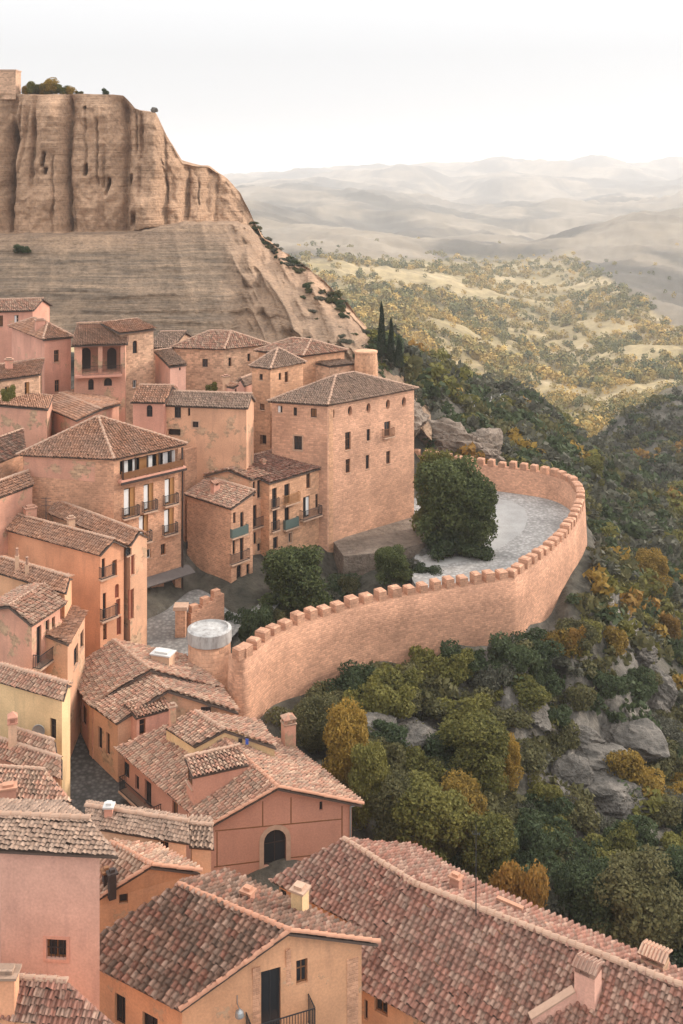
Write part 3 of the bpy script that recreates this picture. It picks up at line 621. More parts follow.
sl = MB(); o = Vector((a.x, a.y, zs)); sl.box(o, f.t, f.n, UP, -.3, Lg+.3, -.1, .55, -.32, -.03); so = sl.build('gallery_sill', 'pink_stucco', rt)
sl = MB(); sl.box(o, f.t, f.n, UP, -.35, Lg+.35, .552, .62, -.4, -.2); sl.build('sill_beam', 'dark_wood', so)
for i in range(6):
    mb = MB(); x = Lg*i/5; mb.box(o, f.t, f.n, UP, x-.06, x+.06, .3, .42, -.03, 1.68); mb.build('gallery_post', 'dark_wood', rt)
railing('gallery_railing', rt, o+f.t*(Lg/2), f.t, f.n, Lg, .5, .62, 0, 'brown_wood', True)
for x, w, m in ((.6, .4, 'white_cloth'), (1.5, .3, 'white_cloth'), (2.2, .75, 'honey_wood'), (3.1, .45, 'white_cloth'), (4.0, .3, 'honey_wood'), (4.7, .5, 'white_cloth'), (5.7, .35, 'white_cloth'), (6.3, .4, 'white_cloth')):
    mb = MB(); 
    if x < Lg: mb.box(o, f.t, f.n, UP, x, x+w, -.55, -.48, 0, 1.3); mb.build('gallery_shutter' if m == 'honey_wood' else 'gallery_curtain', m, rt)
mb = MB(); mb.box(o, f.t, f.n, UP, 0, Lg, -.95, -.88, 0, 1.6); mb.build('gallery_glazing', 'glass', rt)
A, B = f.hit(139, 580), f.hit(190, 565); Lw = (B-A).length; o2 = Vector((A.x, A.y, (A.z+B.z)/2))
mb = MB(); sd = (f.n*1.5-UP*.55).normalized(); mb.box(o2, f.t, sd, sd.cross(f.t), 0, Lw*.97, -.05, 1.15, -.06, .06); mb.build('awning', 'awning_slate', rt)
p = f.hit(182, 452)+f.n*.1; mb = MB(); mb.tube(p, Vector((p.x, p.y, -39.2)), .07, n=8); mb.build('downpipe', 'dark_wood', rt)
strip(rt, 'stucco_band', h8['F']['L'], [(24, 466), (95, 472)], 1.7, 'worn_pink_stucco', -.05, .012)
# --- orange house and its neighbours on the left
o9 = house('orange_house', 'orange plastered house with small iron balconies beside the brick house', (2, 528.5), (100, 555), (128, 545.5), -30.46, -43, 'orange_stucco', ('gable', 'L', .85), tiles='brown_tiles', over=.22, ops=[
    ('R', 103.5, 568, 3.2, 19, 'balc', dict(bw=1.3, bx=.2)), ('R', 114.8, 568, 4.4, 16, 'win', dict(frame='brown_wood', pane='brown_wood')), ('R', 104.5, 606, 3.2, 26, 'balc', dict(bw=1.5, bx=.3)), ('R', 117, 591, 4, 14, 'arch', dict(frame='red_shutter', pane='red_shutter')), ('R', 118.2, 607, 4, 16, 'win', dict(frame='red_shutter', pane='red_shutter')),
    ('R', 105, 632, 3.6, 16, 'win', dict(pane='brown_wood')), ('R', 119, 626, 4.4, 18, 'door', dict(frame='red_shutter', pane='red_shutter'))])
chimney(o9['roof'], P(71, 527, -29.9), .55, .45, .7, 'cream_stucco', .6, 'slab'); chimney(o9['roof'], P(30, 515, -29.6), .95, .7, .6, 'worn_pink_stucco', .6, 'slab')
o9b = house('narrow_house', 'narrow house with red doors squeezed between orange and brick houses', Vector((-25.5, 95.5, -30.2)), Vector((-16.9, 88, -30.4)), Vector((-15.8, 90.2, -30.4)), -30.4, -43, 'worn_ochre_stucco', ('gable', 'L', .75), tiles='brown_tiles', over=.12, ops=[
    ('R', 129.5, 552, 4, 7, 'win', dict(frame='iron')), ('R', 132.8, 565, 3.4, 20, 'win', dict(frame='red_shutter', pane='red_shutter')), ('R', 132.2, 604, 3.4, 30, 'door', dict(frame='red_shutter', pane='red_shutter'))])
o10 = house('plaster_house', 'narrow amber house with two pipe chimneys behind the red balcony house', (-4, 572), (65.7, 593), (73.5, 577.5), -31.1, -44, 'amber_stucco', ('gable', 'L', .6), tiles='brown_tiles', over=.15)
chimney(o10['roof'], P(17, 566, -30.5), .32, .32, .8, 'cream_stucco', .3, 'pot'); chimney(o10['roof'], P(27, 571, -30.6), .3, .3, .5, 'cream_stucco', .3, 'pot')
o11 = house('plaster_house', 'faded red house with long black balcony under deep eaves on the left', (-14, 608), (32, 625), (67, 602), -31.6, -44, 'worn_pink_stucco', ('gable', 'R', .75), tiles='salmon_tiles', over=.3, ops=[
    ('R', 39, 645, 4.5, 38, 'balc', dict(bw=3.2, bx=.9, bd=.6)), ('R', 47.5, 632, 3.4, 24, 'win', dict(nosill=1)), ('R', 53.5, 628, 3, 22, 'win', dict(frame='brown_wood')), ('R', 61.5, 614, 2.6, 12, 'win', dict(frame='red_shutter', pane='red_shutter')), ('R', 61.5, 648, 3, 18, 'win', dict(frame='red_shutter', pane='red_shutter'))])
lt = house('lean_to_shed', 'small tiled lean-to with dark windows between amber and orange houses', ('+', -2.0, .6), (69, 644), (87, 612), -33.5, -44, 'worn_ochre_stucco', ('shed', 'R', 0.5), tiles='brown_tiles', over=.15, ops=[('R', 76, 656, 4, 20, 'win'), ('R', 82, 640, 3, 18, 'win')], cat='shed')
o12 = house('yellow_house', 'yellow plastered house with a satellite dish beside its window', (-6, 680), (63, 700), (72.5, 684), -34.05, -46, 'yellow_stucco', ('gable', 'L', .55), over=.14, ops=[('L', 53, 729, 6, 21, 'win', dict(nosill=1))])
f = o12['F']['L']; c = f.hit(43, 728)+f.n*.3; mb = MB(); mb.lathe(c, [(.02, 0), (.3, .05), (.42, .12), (.40, .14), (.28, .07), (.02, .03)], 16)
for i in range(len(mb.v)):
    q = mb.v[i]-c; mb.v[i] = c+Vector((q.x, 0, 0))+f.n*q.z+UP*q.y
dish = mb.build('satellite_dish', 'grey_metal', o12['root']); mb = MB(); mb.tube(c-f.n*.3, c, .025); mb.build('bracket', 'iron', dish)
l1 = house('tiled_outbuilding', 'small tiled lean-to against the yellow wall, uppermost of three', (18, 745), (57, 757.5), ('+', -.4, 1.0), -36.5, -46, 'cream_stucco', ('shed', 'L', .5), over=.08, cat='outbuilding')
l2 = house('tiled_outbuilding', 'strip roofed lean-to with lantern chimney below the yellow house', (-12, 754), (61.5, 778), ('+', -.3, 1.2), -37, -46, 'worn_pink_stucco', ('shed', 'L', .55), over=.08, cat='outbuilding')
chimney(l2['roof'], P(12.5, 748, -36.7), .52, .52, 1.6, 'cream_stucco', .3, 'lantern', capmat='terracotta_stucco')
l3 = house('tiled_outbuilding', 'broad tiled outbuilding with terracotta stub, lowest of three by the alley', (-20, 795), (72, 801), ('+', -2.1, 2.0), -37.4, -46, 'worn_pink_stucco', ('shed', 'L', .75), over=.1, cat='outbuilding')
chimney(l3['roof'], P(8, 795, -37.1), .9, .6, .45, 'terracotta_stucco', .3, 'slab', capmat='orange_ridge')
# --- upper village under the cliff
u1 = house('pink_house', 'pink house at the left edge, highest of the pink houses under the cliff', (-25, 312), (34, 310), ('+', 1, 5), -17.5, -30, 'pink_stucco', ('gable', 'L', 1.1), over=.3, ops=[('L', 16.5, 320, 4.4, 10, 'win'), ('L', 1, 321, 4, 11, 'win')])
u2 = house('pink_house', 'plain pink corner house with two small windows, left of the loggia house', (9, 326), (43, 339.5), (74, 336.5), -18.3, -32, 'pink_stucco', ('hip', 'L', 1.2, .3), tiles='brown_tiles', over=.25, ops=[('R', 56.5, 356, 5, 12, 'win', dict(frame='brown_wood')), ('R', 57, 386, 4.5, 12, 'win', dict(frame='brown_wood'))])
chimney(u2['roof'], P(40, 326, -17.4), 1.0, .8, .6, 'pink_stucco', .4, 'slab')
u3 = house('loggia_house', 'pink house with a two bay loggia balcony over arched stone windows', ('+', -1, 6.6), (71, 345.5), (128, 343.5), -18.7, -32, 'worn_pink_stucco', ('shed', 'R', 1.35), tiles='brown_tiles', over=.3, ops=[
    ('R', 90, 360, 16, 26, 'loggia'), ('R', 111.5, 359.3, 18, 26, 'loggia'), ('R', 91, 384.5, 5.5, 11, 'arch'), ('R', 108, 382, 8, 8, 'arch')])
f = u3['F']['R']; a, b = f.hit(75, 376), f.hit(122, 375); mb = MB(); mb.box(a, f.t, f.n, UP, 0, (b-a).length, -.2, .75, -.12, .12); mb.build('loggia_slab', 'pink_stucco', u3['root'])
railing('loggia_railing', u3['root'], a.lerp(b, .58)+UP*.12, f.t, f.n, (b-a).length*.83, .6, 1.0, 0, 'dark_wood', False)
for x in (86, 112): 
    p = f.hit(x, 361)-f.n*1.7; mb = MB(); extrude(mb, p, f.t, f.n, arch_pts(.95, 2.2), -.02, .05); mb.build('door', 'dark_wood', u3['root'])
u4 = house('stone_house', 'tall tan stone house with one arched window, right of the pink loggia', ('+', -2.8, 3.6), (119.5, 333), (156.5, 328.6), -17.8, -32, 'tan_masonry', ('shed', 'R', .55), tiles='brown_tiles', over=.25, ops=[('R', 135, 347, 4.5, 13, 'arch'), ('R', 134.6, 384, 4, 8, 'win', dict(frame='white_paint'))])
u5 = house('stone_house', 'wide hip roofed tan stone house standing directly below the cliff', (170, 347.3), (224, 349), (270, 344), -20.9, -33, 'tan_masonry', ('hip', 'L', 1.7, .3), tiles='salmon_tiles', over=.3, ops=[('L', 205, 363, 5.5, 8, 'win', dict(frame='iron')), ('R', 230, 362, 3, 9, 'win', dict(frame='brown_wood')), ('R', 249, 357.5, 3, 8, 'win', dict(frame='brown_wood'))])
u5b = house('stone_house', 'grey roofed stone house partly hidden behind the tan tall house', (146, 348), (173, 347.5), ('+', 2.2, 6), -20.9, -33, 'tan_masonry', ('gable', 'L', 1.4), tiles='grey_tiles', over=.25)
u6 = house('stone_house', 'orange stone house with hipped red roof behind the tall keep', ('+', -5.6, 3.6), (303, 355.8), (348, 350), -21.1, -33, 'ochre_masonry', ('hip', 'L', 1.3, .3), tiles='salmon_tiles', over=.25, ops=[('R', 322, 370, 2, 5, 'win', dict(nosill=1))])
u6b = house('stone_house', 'low stone annexe with a scrap of roof beside the round stub tower', ('+', -3.5, 3), (330, 366), (356, 363), -22.2, -34, 'tan_masonry', ('shed', 'R', .25), tiles='grey_tiles', over=.1)
u7 = house('tower_house', 'small square orange turret house with pyramid roof, left of the tall keep', (249, 366), (270.5, 368.5), (306, 362), -21.04, -38, 'ochre_masonry', ('pyr', 1.7), tiles='grey_tiles', over=.2, ops=[
    ('L', 261, 377, 3.4, 6, 'win'), ('L', 262, 407, 5, 6.5, 'win'), ('L', 263, 440, 6.5, 10, 'hole'), ('R', 280, 376.5, 2.5, 7, 'win'), ('R', 286.5, 377, 3.5, 11, 'win', dict(frame='brown_wood'))])
u8 = house('stone_house', 'long low house half plaster half stone, left of the small turret house', (160, 405), (248, 408), ('+', .5, 3.6), -23.4, -37, 'worn_ochre_stucco', ('gable', 'L', 1.0), tiles='grey_tiles', over=.2, ops=[
    ('L', 177.7, 412.5, 6.5, 11, 'win', dict(frame='iron')), ('L', 195.5, 424.5, 6, 6, 'win', dict(trim=.1)), ('L', 189, 412, 2.4, 8, 'win', dict(frame='brown_wood')), ('L', 174, 432.5, 13, 7, 'hole')])
u8b = house('pink_house', 'pink house with one dark arched window beside the half stone house', (130, 402), (165, 402.5), ('+', 1, 4.4), -23.0, -37, 'pink_stucco', ('gable', 'L', 1.2), tiles='brown_tiles', over=.2, ops=[('L', 149.5, 411, 6, 12, 'arch')])
u9 = house('plaster_house', 'little pink cube house with grey lean roof, alone above the long house', (154, 357.5), (169.5, 366.5), (187, 364), -21.4, -34, 'rose_stucco', ('shed', 'R', .75), tiles='grey_tiles', over=.12, ops=[('R', 180, 369, 1.8, 3, 'win', dict(nosill=1))])
u9b = house('outbuilding', 'tiny pink outbuilding with two chimneys above the long low house', (222, 385), (233, 387.5), (238.5, 386), -23.0, -34, 'rose_stucco', ('shed', 'L', .2), tiles='brown_tiles', over=.05, cat='outbuilding', ops=[('R', 235.8, 391, 2, 5, 'win', dict(nosill=1))])
chimney(u9b['roof'], P(226, 383.5, -22.8), .6, .5, .7, 'cream_stucco', .6, 'slab')
u9c = house('outbuilding', 'grey tiled shed tucked between the turret house and tan stone house', (236, 382), (245, 386), (258, 381), -23.4, -34, 'rose_stucco', ('gable', 'R', .6), tiles='grey_tiles', over=.1, cat='outbuilding')
u10 = house('stone_house', 'low stone house with ivy by its windows, under the pink corner house', (-14, 381.5), (41, 373.8), ('+', -.9, 4.6), -20.9, -31, 'tan_masonry', ('shed', 'L', .7), tiles='brown_tiles', over=.25, ops=[('L', 27, 389, 4.5, 14, 'win'), ('L', 7, 392, 4, 11, 'win')])
chimney(u10['roof'], P(9, 368, -20.4), .75, .6, .8, 'pink_stucco', .3, 'slab')
u11 = house('plaster_house', 'old brown roofed house wedged between loggia house and brick house', Vector((-31, 111.7, -24.2)), (76, 420, -24.2), (121, 403.5, -24.2), -24.2, -34, 'worn_pink_stucco', ('gable', 'L', .7), tiles='brown_tiles', over=.2, far=Vector((-28.2, 118.9, -24.2)), ridge=[(101, 409, -23.5), (60, 393, -23.5)])
u12 = house('brick_shed', 'ruinous brick and plaster shed at the left edge beside the brick house', (-12, 404), (48, 409), ('+', -.6, 4.2), -23.2, -36, 'worn_pink_stucco', ('shed', 'L', .35), tiles='brown_tiles', over=.12, cat='shed')
u12b = house('brick_shed', 'mossy lean-to roof below the ruinous shed at the left edge', (-20, 470), (26, 452), ('+', -1.2, 3.2), -26.0, -36, 'brick_masonry', ('shed', 'L', 1.3), tiles='dark_tiles', over=.1, cat='shed')
u13 = house('plaster_house', 'small plaster house with sagging brown roof, left of brick house foot', (-16, 503), (34, 484.5), ('+', -2.0, 3.4), -27.5, -38, 'worn_pink_stucco', ('gable', 'L', .7), tiles='brown_tiles', over=.15)
# --- the central roofs by the alley
c1a = house('old_house', 'rambling old house with patched hip roof beside the round turret', (69, 672), (90, 706), (224, 690), -38.2, -46, 'worn_pink_stucco', ('gable', 'L', 1.75), over=.25, far=(184, 655), ridge=[(150, 669, -36.45), (113, 640, -36.45)], ops=[('L', 78, 705, 4, 18, 'door'), ('L', 84, 715, 4, 20, 'door', dict(pane='brown_wood'))])
c1b = house('old_house', 'lower old house with tiled dormer and cream gable strip, by the alley', (84, 700), (116, 723), (239, 712), -38.2, -46, 'worn_ochre_stucco', ('gable', 'L', 1.2), over=.25, far=(222, 690), ridge=[(168, 690, -37), (150, 673, -37)], ops=[('R', 206, 711, 10, 6, 'win', dict(nosill=1)), ('L', 100, 738, 4, 22, 'door'), ('L', 108, 744, 3.5, 22, 'win', dict(nosill=1, pane='brown_wood'))])
dm = house('porch', 'x', (124, 709), (136, 717.5), (173, 707.5), -37.9, -41.5, 'pink_stucco', ('shed', 'R', .4), over=.1, ops=[('R', 142.5, 727, 6, 16, 'win', dict(frame='brown_wood'))]); absorb(dm, c1b['root'], 'dormer_wall', 'dormer_roof')
chimney(c1a['roof'], P(163, 664, -37.3), 1.5, 1.0, .8, 'cream_stucco', -.3, 'slab', capmat='white_paint')
m2 = house('terracotta_house', 'terracotta house with arched window in its gable and tiled dormer', (115, 748), (207.6, 827), (363, 804), -39.3, -48, 'terracotta_stucco', ('gable', 'L', 1.8), over=.45, far=(286, 742), ridge=[(278, 787, -37.5), (196, 713, -37.5)], ridgemat='orange_ridge', verge=True, ops=[
    ('R', 275, 847, 22, 35, 'arch', dict(trim=.28, frame='dark_wood')), ('R', 321, 806, 3, 9, 'win', dict(nosill=1)), ('L', 126, 770, 6, 16, 'door'), ('L', 137, 783, 3.5, 15, 'win', dict(nosill=1)), ('L', 148, 794, 6, 26, 'balc', dict(bw=4.5, bx=-.6, bd=.55)), ('L', 175, 815, 5, 26, 'door', dict(pane='brown_wood'))])
f = m2['F']['R']
strip(m2['root'], 'panel_joint', f, [(215, 831), (342, 819)], .07, 'brown_wood', -.02, .008); strip(m2['root'], 'panel_joint', f, [(214, 867), (262, 861)], .07, 'brown_wood', -.02, .008); strip(m2['root'], 'panel_joint', f, [(288, 858), (342, 852)], .07, 'brown_wood', -.02, .008)
for x, y0, y1 in ((262.7, 798, 826), (291, 794, 823), (342, 806, 868), (217, 832, 866)): strip(m2['root'], 'panel_joint', f, [(x, y0), (x, y1)], .07, 'brown_wood', -.02, .0095)
at = house('attic', 'x', ('+', -2.37, 2.5), (194, 746), (277, 747), -37.5, -41.5, 'yellow_stucco', ('gable', 'L', .65), over=.12, far=Vector((-5.6, 74.2, -37.5)), ridge=[(225, 729.5, -36.85), (195, 711, -36.85)], ops=[('R', 240, 742, 4, 4, 'win', dict(nosill=1))])
fa = at['F']['R']; c = fa.hit(247, 741.5); absorb(at, m2['root'], 'attic_wall', 'attic_roof'); mb = MB(); extrude(mb, c, fa.t, fa.n, rect_pts(.2, .36), .004, .03); mb.build('sign_plate', 'blue_paint', m2['root'])
dm = house('dormer', 'x', Vector((-9.75, 68.3, -37.2)), (193, 776.5), (249, 764), -37.2, -41.5, 'terracotta_stucco', ('shed', 'R', .42), over=.1, ops=[('L', 189, 776, 6, 18, 'win', dict(frame='brown_wood'))]); absorb(dm, m2['root'], 'dormer_wall', 'dormer_roof')
chimney(m2['roof'], P(172.5, 738, -38.2), .4, .4, 2.1, 'worn_pink_stucco', .4, 'slab'); chimney(m2['roof'], P(288.5, 746, -39.15), .78, .78, 1.55, 'worn_pink_stucco', .4, 'lantern')
f = m2['F']['R']; p = f.hit(350, 806)+f.n*.1; mb = MB(); mb.tube(p+f.t*.5+UP*.1, p, .05); mb.tube(p, Vector((p.x, p.y, -46)), .05); mb.build('downpipe', 'grey_metal', m2['root'])
# --- foreground
f1 = house('rose_house', 'big plain rose house with one barred window in the near left corner', (-6, 849), (118, 855), ('+', -3.1, 3.6), -27.5, -47, 'rose_stucco', ('gable', 'L', .38), tiles='grey_tiles', over=.5, pitch=.2, course=.22, relief=.36, ops=[('L', 56.5, 949, 20, 20, 'win', dict(bars=1, trim=.12, trimmat='pink_stucco', frame='brown_wood'))])
f2 = house('low_house', 'long low house with pale weathered roof behind the rose house', (85, 826), (190, 843), ('+', -.5, 2.3), -35.2, -48, 'cream_stucco', ('gable', 'L', .42), tiles='grey_tiles', over=.2, pitch=.2, course=.22, relief=.36, ops=[('L', 163, 846, 11, 9, 'win', dict(nosill=1, frame='brown_wood'))])
f2b = house('low_house', 'narrow cream end block stepping down beside the terracotta gable', (189, 846), (214, 848), ('+', -.4, 2.5), -35.6, -48, 'cream_stucco', ('gable', 'L', .42), tiles='grey_tiles', over=.15)
chimney(f2['roof'], P(109, 812, -34.75), .42, .42, .3, 'pink_stucco', 0, 'slab', capmat='white_paint')
f3 = house('amber_house', 'small amber gable house with orange ridge tiles beside the rose house', Vector((-14.6, 55.6, -35.9)), (94, 901, -35.9), (201, 871, -35.2), -35.9, -48, 'amber_stucco', ('gable', 'L', 1.4), tiles='salmon_tiles', over=.12, far=Vector((-9.6, 56.9, -35.2)), ridge=[(152, 865, -34.4), (111, 842, -34.4)], ridgemat='orange_ridge', verge=True, ops=[('R', 123.5, 899, 9, 10, 'win', dict(nosill=1, frame='brown_wood'))])
chimney(f3['roof'], P(112, 884, -35.1), .35, .3, .5, 'dark_wood', .5, 'slab', capmat='dark_wood'); chimney(f3['roof'], P(106, 880, -35.2), .3, .3, .4, 'dark_wood', .5, 'slab', capmat='brown_wood')
f4 = house('amber_house', 'big amber house with dark tiled roof and iron balcony in the foreground', (70, 953, -35.9), (180, 1010, -35.9), (379, 942, -35.4), -35.9, -48, 'amber_stucco', ('gable', 'L', 1.9), tiles='dark_tiles', over=.45, far=(224, 870, -35.4), ridge=[(290, 931, -34), (178, 884, -34)], ridgemat='orange_ridge', verge=True, pitch=.33, course=.31, ops=[
    ('R', 271, 1002, 19, 64, 'balc', dict(bw=2.9, bx=.3, bd=.9, rh=1.3, frame='iron')), ('R', 302, 972, 11, 24, 'win', dict(nosill=1, frame='brown_wood')), ('L', 150, 1035, 14, 40, 'door'), ('L', 120, 1010, 10, 30, 'door')])
strip(f4['root'], 'quoin', f4['F']['R'], [(352.5, 958), (352.5, 1075)], .55, 'brick_masonry', -.05, .02); strip(f4['root'], 'quoin', f4['F']['R'], [(288.5, 950), (288.5, 984)], .22, 'brick_masonry', -.05, .012)
strip(f4['root'], 'stone_jamb', f4['F']['R'], [(256.5, 968), (256.5, 1075)], .35, 'brick_masonry', -.05, .012)
f = f4['F']['R']; c = f.hit(237, 1003); mb = MB(); mb.tube(c, c+f.n*.35, .02); mb.tube(c+UP*.35+f.n*.02, c+f.n*.02, .02); mb.lathe(c+f.n*.38-UP*.3, [(.2, 0), (.2, .06), (.17, .2), (.05, .28), (.03, .34)], 14); mb.build('wall_lamp', 'grey_metal', f4['root'])
chimney(f4['roof'], P(248, 899, -34.55), .5, .4, .35, 'terracotta_stucco', -.5, 'slab', capmat='orange_ridge')
f6 = house('corner_house', 'tiled roof with orange chimney block in the bottom left corner', (-60, 1014), (120, 1029), ('+', -4.5, 2.6), -31.3, -46, 'amber_stucco', ('gable', 'L', .75), tiles='red_tiles', over=.3, pitch=.2, course=.27)
chimney(f6['roof'], P(6, 1005, -31.0), .8, .6, 1.15, 'orange_stucco', 0, 'slab', capmat='grey_tiles')
r1 = house('long_roof_house', 'house whose broad red tiled roof starts below the arched gable window', (270, 880), (352, 922), (480, 884), -39.6, -49, 'amber_stucco', ('gable', 'L', 1.5), tiles='red_tiles', over=.3, far=(413, 846), ridge=[(415, 884, -38.05), (343.5, 839, -38.05)], pitch=.31, course=.3, ops=[('L', 283, 895, 6, 10, 'win', dict(nosill=1))], capr=.17)
chimney(f4['roof'], P(300, 914, -35.2), .62, .62, 1.15, 'yellow_stucco', -.5, 'slab', capmat='stone_trim')
r2 = house('long_roof_house', 'bottom right house under the longest tiled roof, two chimneys and an antenna', Vector((-1.9, 56.65, -40.85)), Vector((10.6, 47.8, -40.9)), Vector((19.8, 52.0, -39.7)), -40.9, -50, 'amber_stucco', ('gable', 'L', 2.8), tiles='red_tiles', over=.35, far=Vector((7.2, 61.0, -39.75)), ridge=[Vector((17.6, 49.9, -38.1)), Vector((3.4, 58.6, -38.12))], pitch=.34, course=.32, ops=[('L', 381, 1004, 12, 20, 'win', dict(nosill=1, frame='brown_wood')), ('L', 366, 1010, 3, 20, 'win', dict(nosill=1))], capr=.18)
yw = math.atan2(-8.5, 12)
chimney(r2['roof'], P(588, 1008, -39.55), 1.0, .85, 1.75, 'rose_stucco', yw, 'tiles', capmat='red_tiles'); chimney(r2['roof'], P(655, 977, -39.2), 1.1, .9, .9, 'worn_pink_stucco', yw, 'tiles'); chimney(r2['roof'], P(456, 884, -38.55), .55, .4, .35, 'terracotta_stucco', yw, 'slab', capmat='orange_ridge')
A, B = P(580, 1003, -39.35), P(536, 1031, -40.3); d = (B-A); L_ = d.length; d.normalize(); s = Vector((-d.y, d.x, 0)).normalized(); mb = MB(); mb.box(A, d, s, d.cross(s) if d.cross(s).z > 0 else -d.cross(s), 0, L_, -.15, .15, -.6, .75); pw = mb.build('parapet', 'rose_stucco', r2['root'])
mb = MB(); mb.box(A, d, s, d.cross(s) if d.cross(s).z > 0 else -d.cross(s), 0, L_, -.21, .21, .753, .83); mb.build('coping', 'ridge_mortar', pw)
for (x, y, z) in ((510, 905, -38.8), (556, 931, -38.9), (632, 972, -38.9)):
    p = P(x, y, z); mb = MB(); d = Vector((math.cos(yw), math.sin(yw), 0)); mb.box(p, d, Vector((-d.y, d.x, 0)), UP, -.75, .75, -.12, .12, .05, .17); mb.build('ridge_plank', 'orange_ridge', r2['roof'])
# antenna mast on the long roof
p = P(476, 912, -38.0); an = tag(empty('antenna', p), 'thin antenna mast rising from the long tiled roof at bottom right', 'antenna')
mb = MB(); mb.tube(p-UP*.25, p+UP*4.4, .03, .02, 6); mb.build('mast', 'iron', an); mb = MB(); mb.tube(p+UP*4.0-Vector((.2, .06, 0)), p+UP*4.0+Vector((.2, -.06, 0)), .014)
for i in range(5): q = p+UP*4.0+Vector((-.18+.09*i, .05-.025*i, 0)); mb.tube(q-Vector((.03, .15, 0)), q+Vector((.03, .15, 0)), .008)
mb.build('aerial', 'iron', an)
p = P(46, 520, -29.7); an = tag(empty('antenna', p), 'small rusty roof antenna beside the orange house chimneys', 'antenna'); mb = MB(); mb.tube(p-UP*.3, p+UP*1.9, .03); mb.build('mast', 'iron', an); mb = MB()
for z in (1.2, 1.5, 1.8): mb.tube(p+UP*z-Vector((.4, 0, 0)), p+UP*z+Vector((.4, .1, 0)), .018)
mb.build('aerial', 'iron', an)
# ------------------------------------------------------------------ terrain
W = [(-15, 30, -48), (0, 30, -50), (20, 30, -53), (45, 35, -56), (-40, 40, -46), (-10, 48, -47), (8, 50, -48.5), (25, 48, -52), (0, 60, -46.5), (10, 58, -48), (-12, 61, -44.2), (-15, 68, -44.6), (-18.5, 76, -44.2), (-22, 84, -43), (-14, 76, -44.2), (-17, 82, -43.2), (-35, 65, -44), (-35, 80, -41),
     (-16.5, 93, -40), (-13, 98, -40), (-10, 90, -40.4), (-30, 95, -35), (-40, 100, -30), (-37, 108, -29), (-27, 108, -28), (-20, 112, -30), (-12, 118, -33), (-30, 120, -27), (-30, 135, -25.5), (-15, 130, -29), (-5, 120, -36), (-3, 127, -32), (5, 132, -33), (0, 138, -29.5),
     (0, 106, -41), (6, 106, -40.2), (12, 110, -40.4), (18, 112, -40.4), (15, 122, -40.4), (9, 126, -40.2), (12, 131, -39.9), (19, 127, -40.2), (22, 118, -40.4), (3, 97, -40.0), (10, 98, -40.2), (-3, 94, -40.6), (-5, 88, -40.8), (18, 103, -40.2),
     (-8, 78, -41.5), (-3, 81, -41.3), (3, 86, -41.3), (9, 89.5, -41.4), (15, 91.5, -41.8), (20, 97, -42), (24, 103, -42.3), (27.5, 110, -42.5), (28.3, 119, -42.3), (27.8, 127, -40.8), (24, 133, -38.5), (16, 138, -36.5), (11, 139, -35.5)]
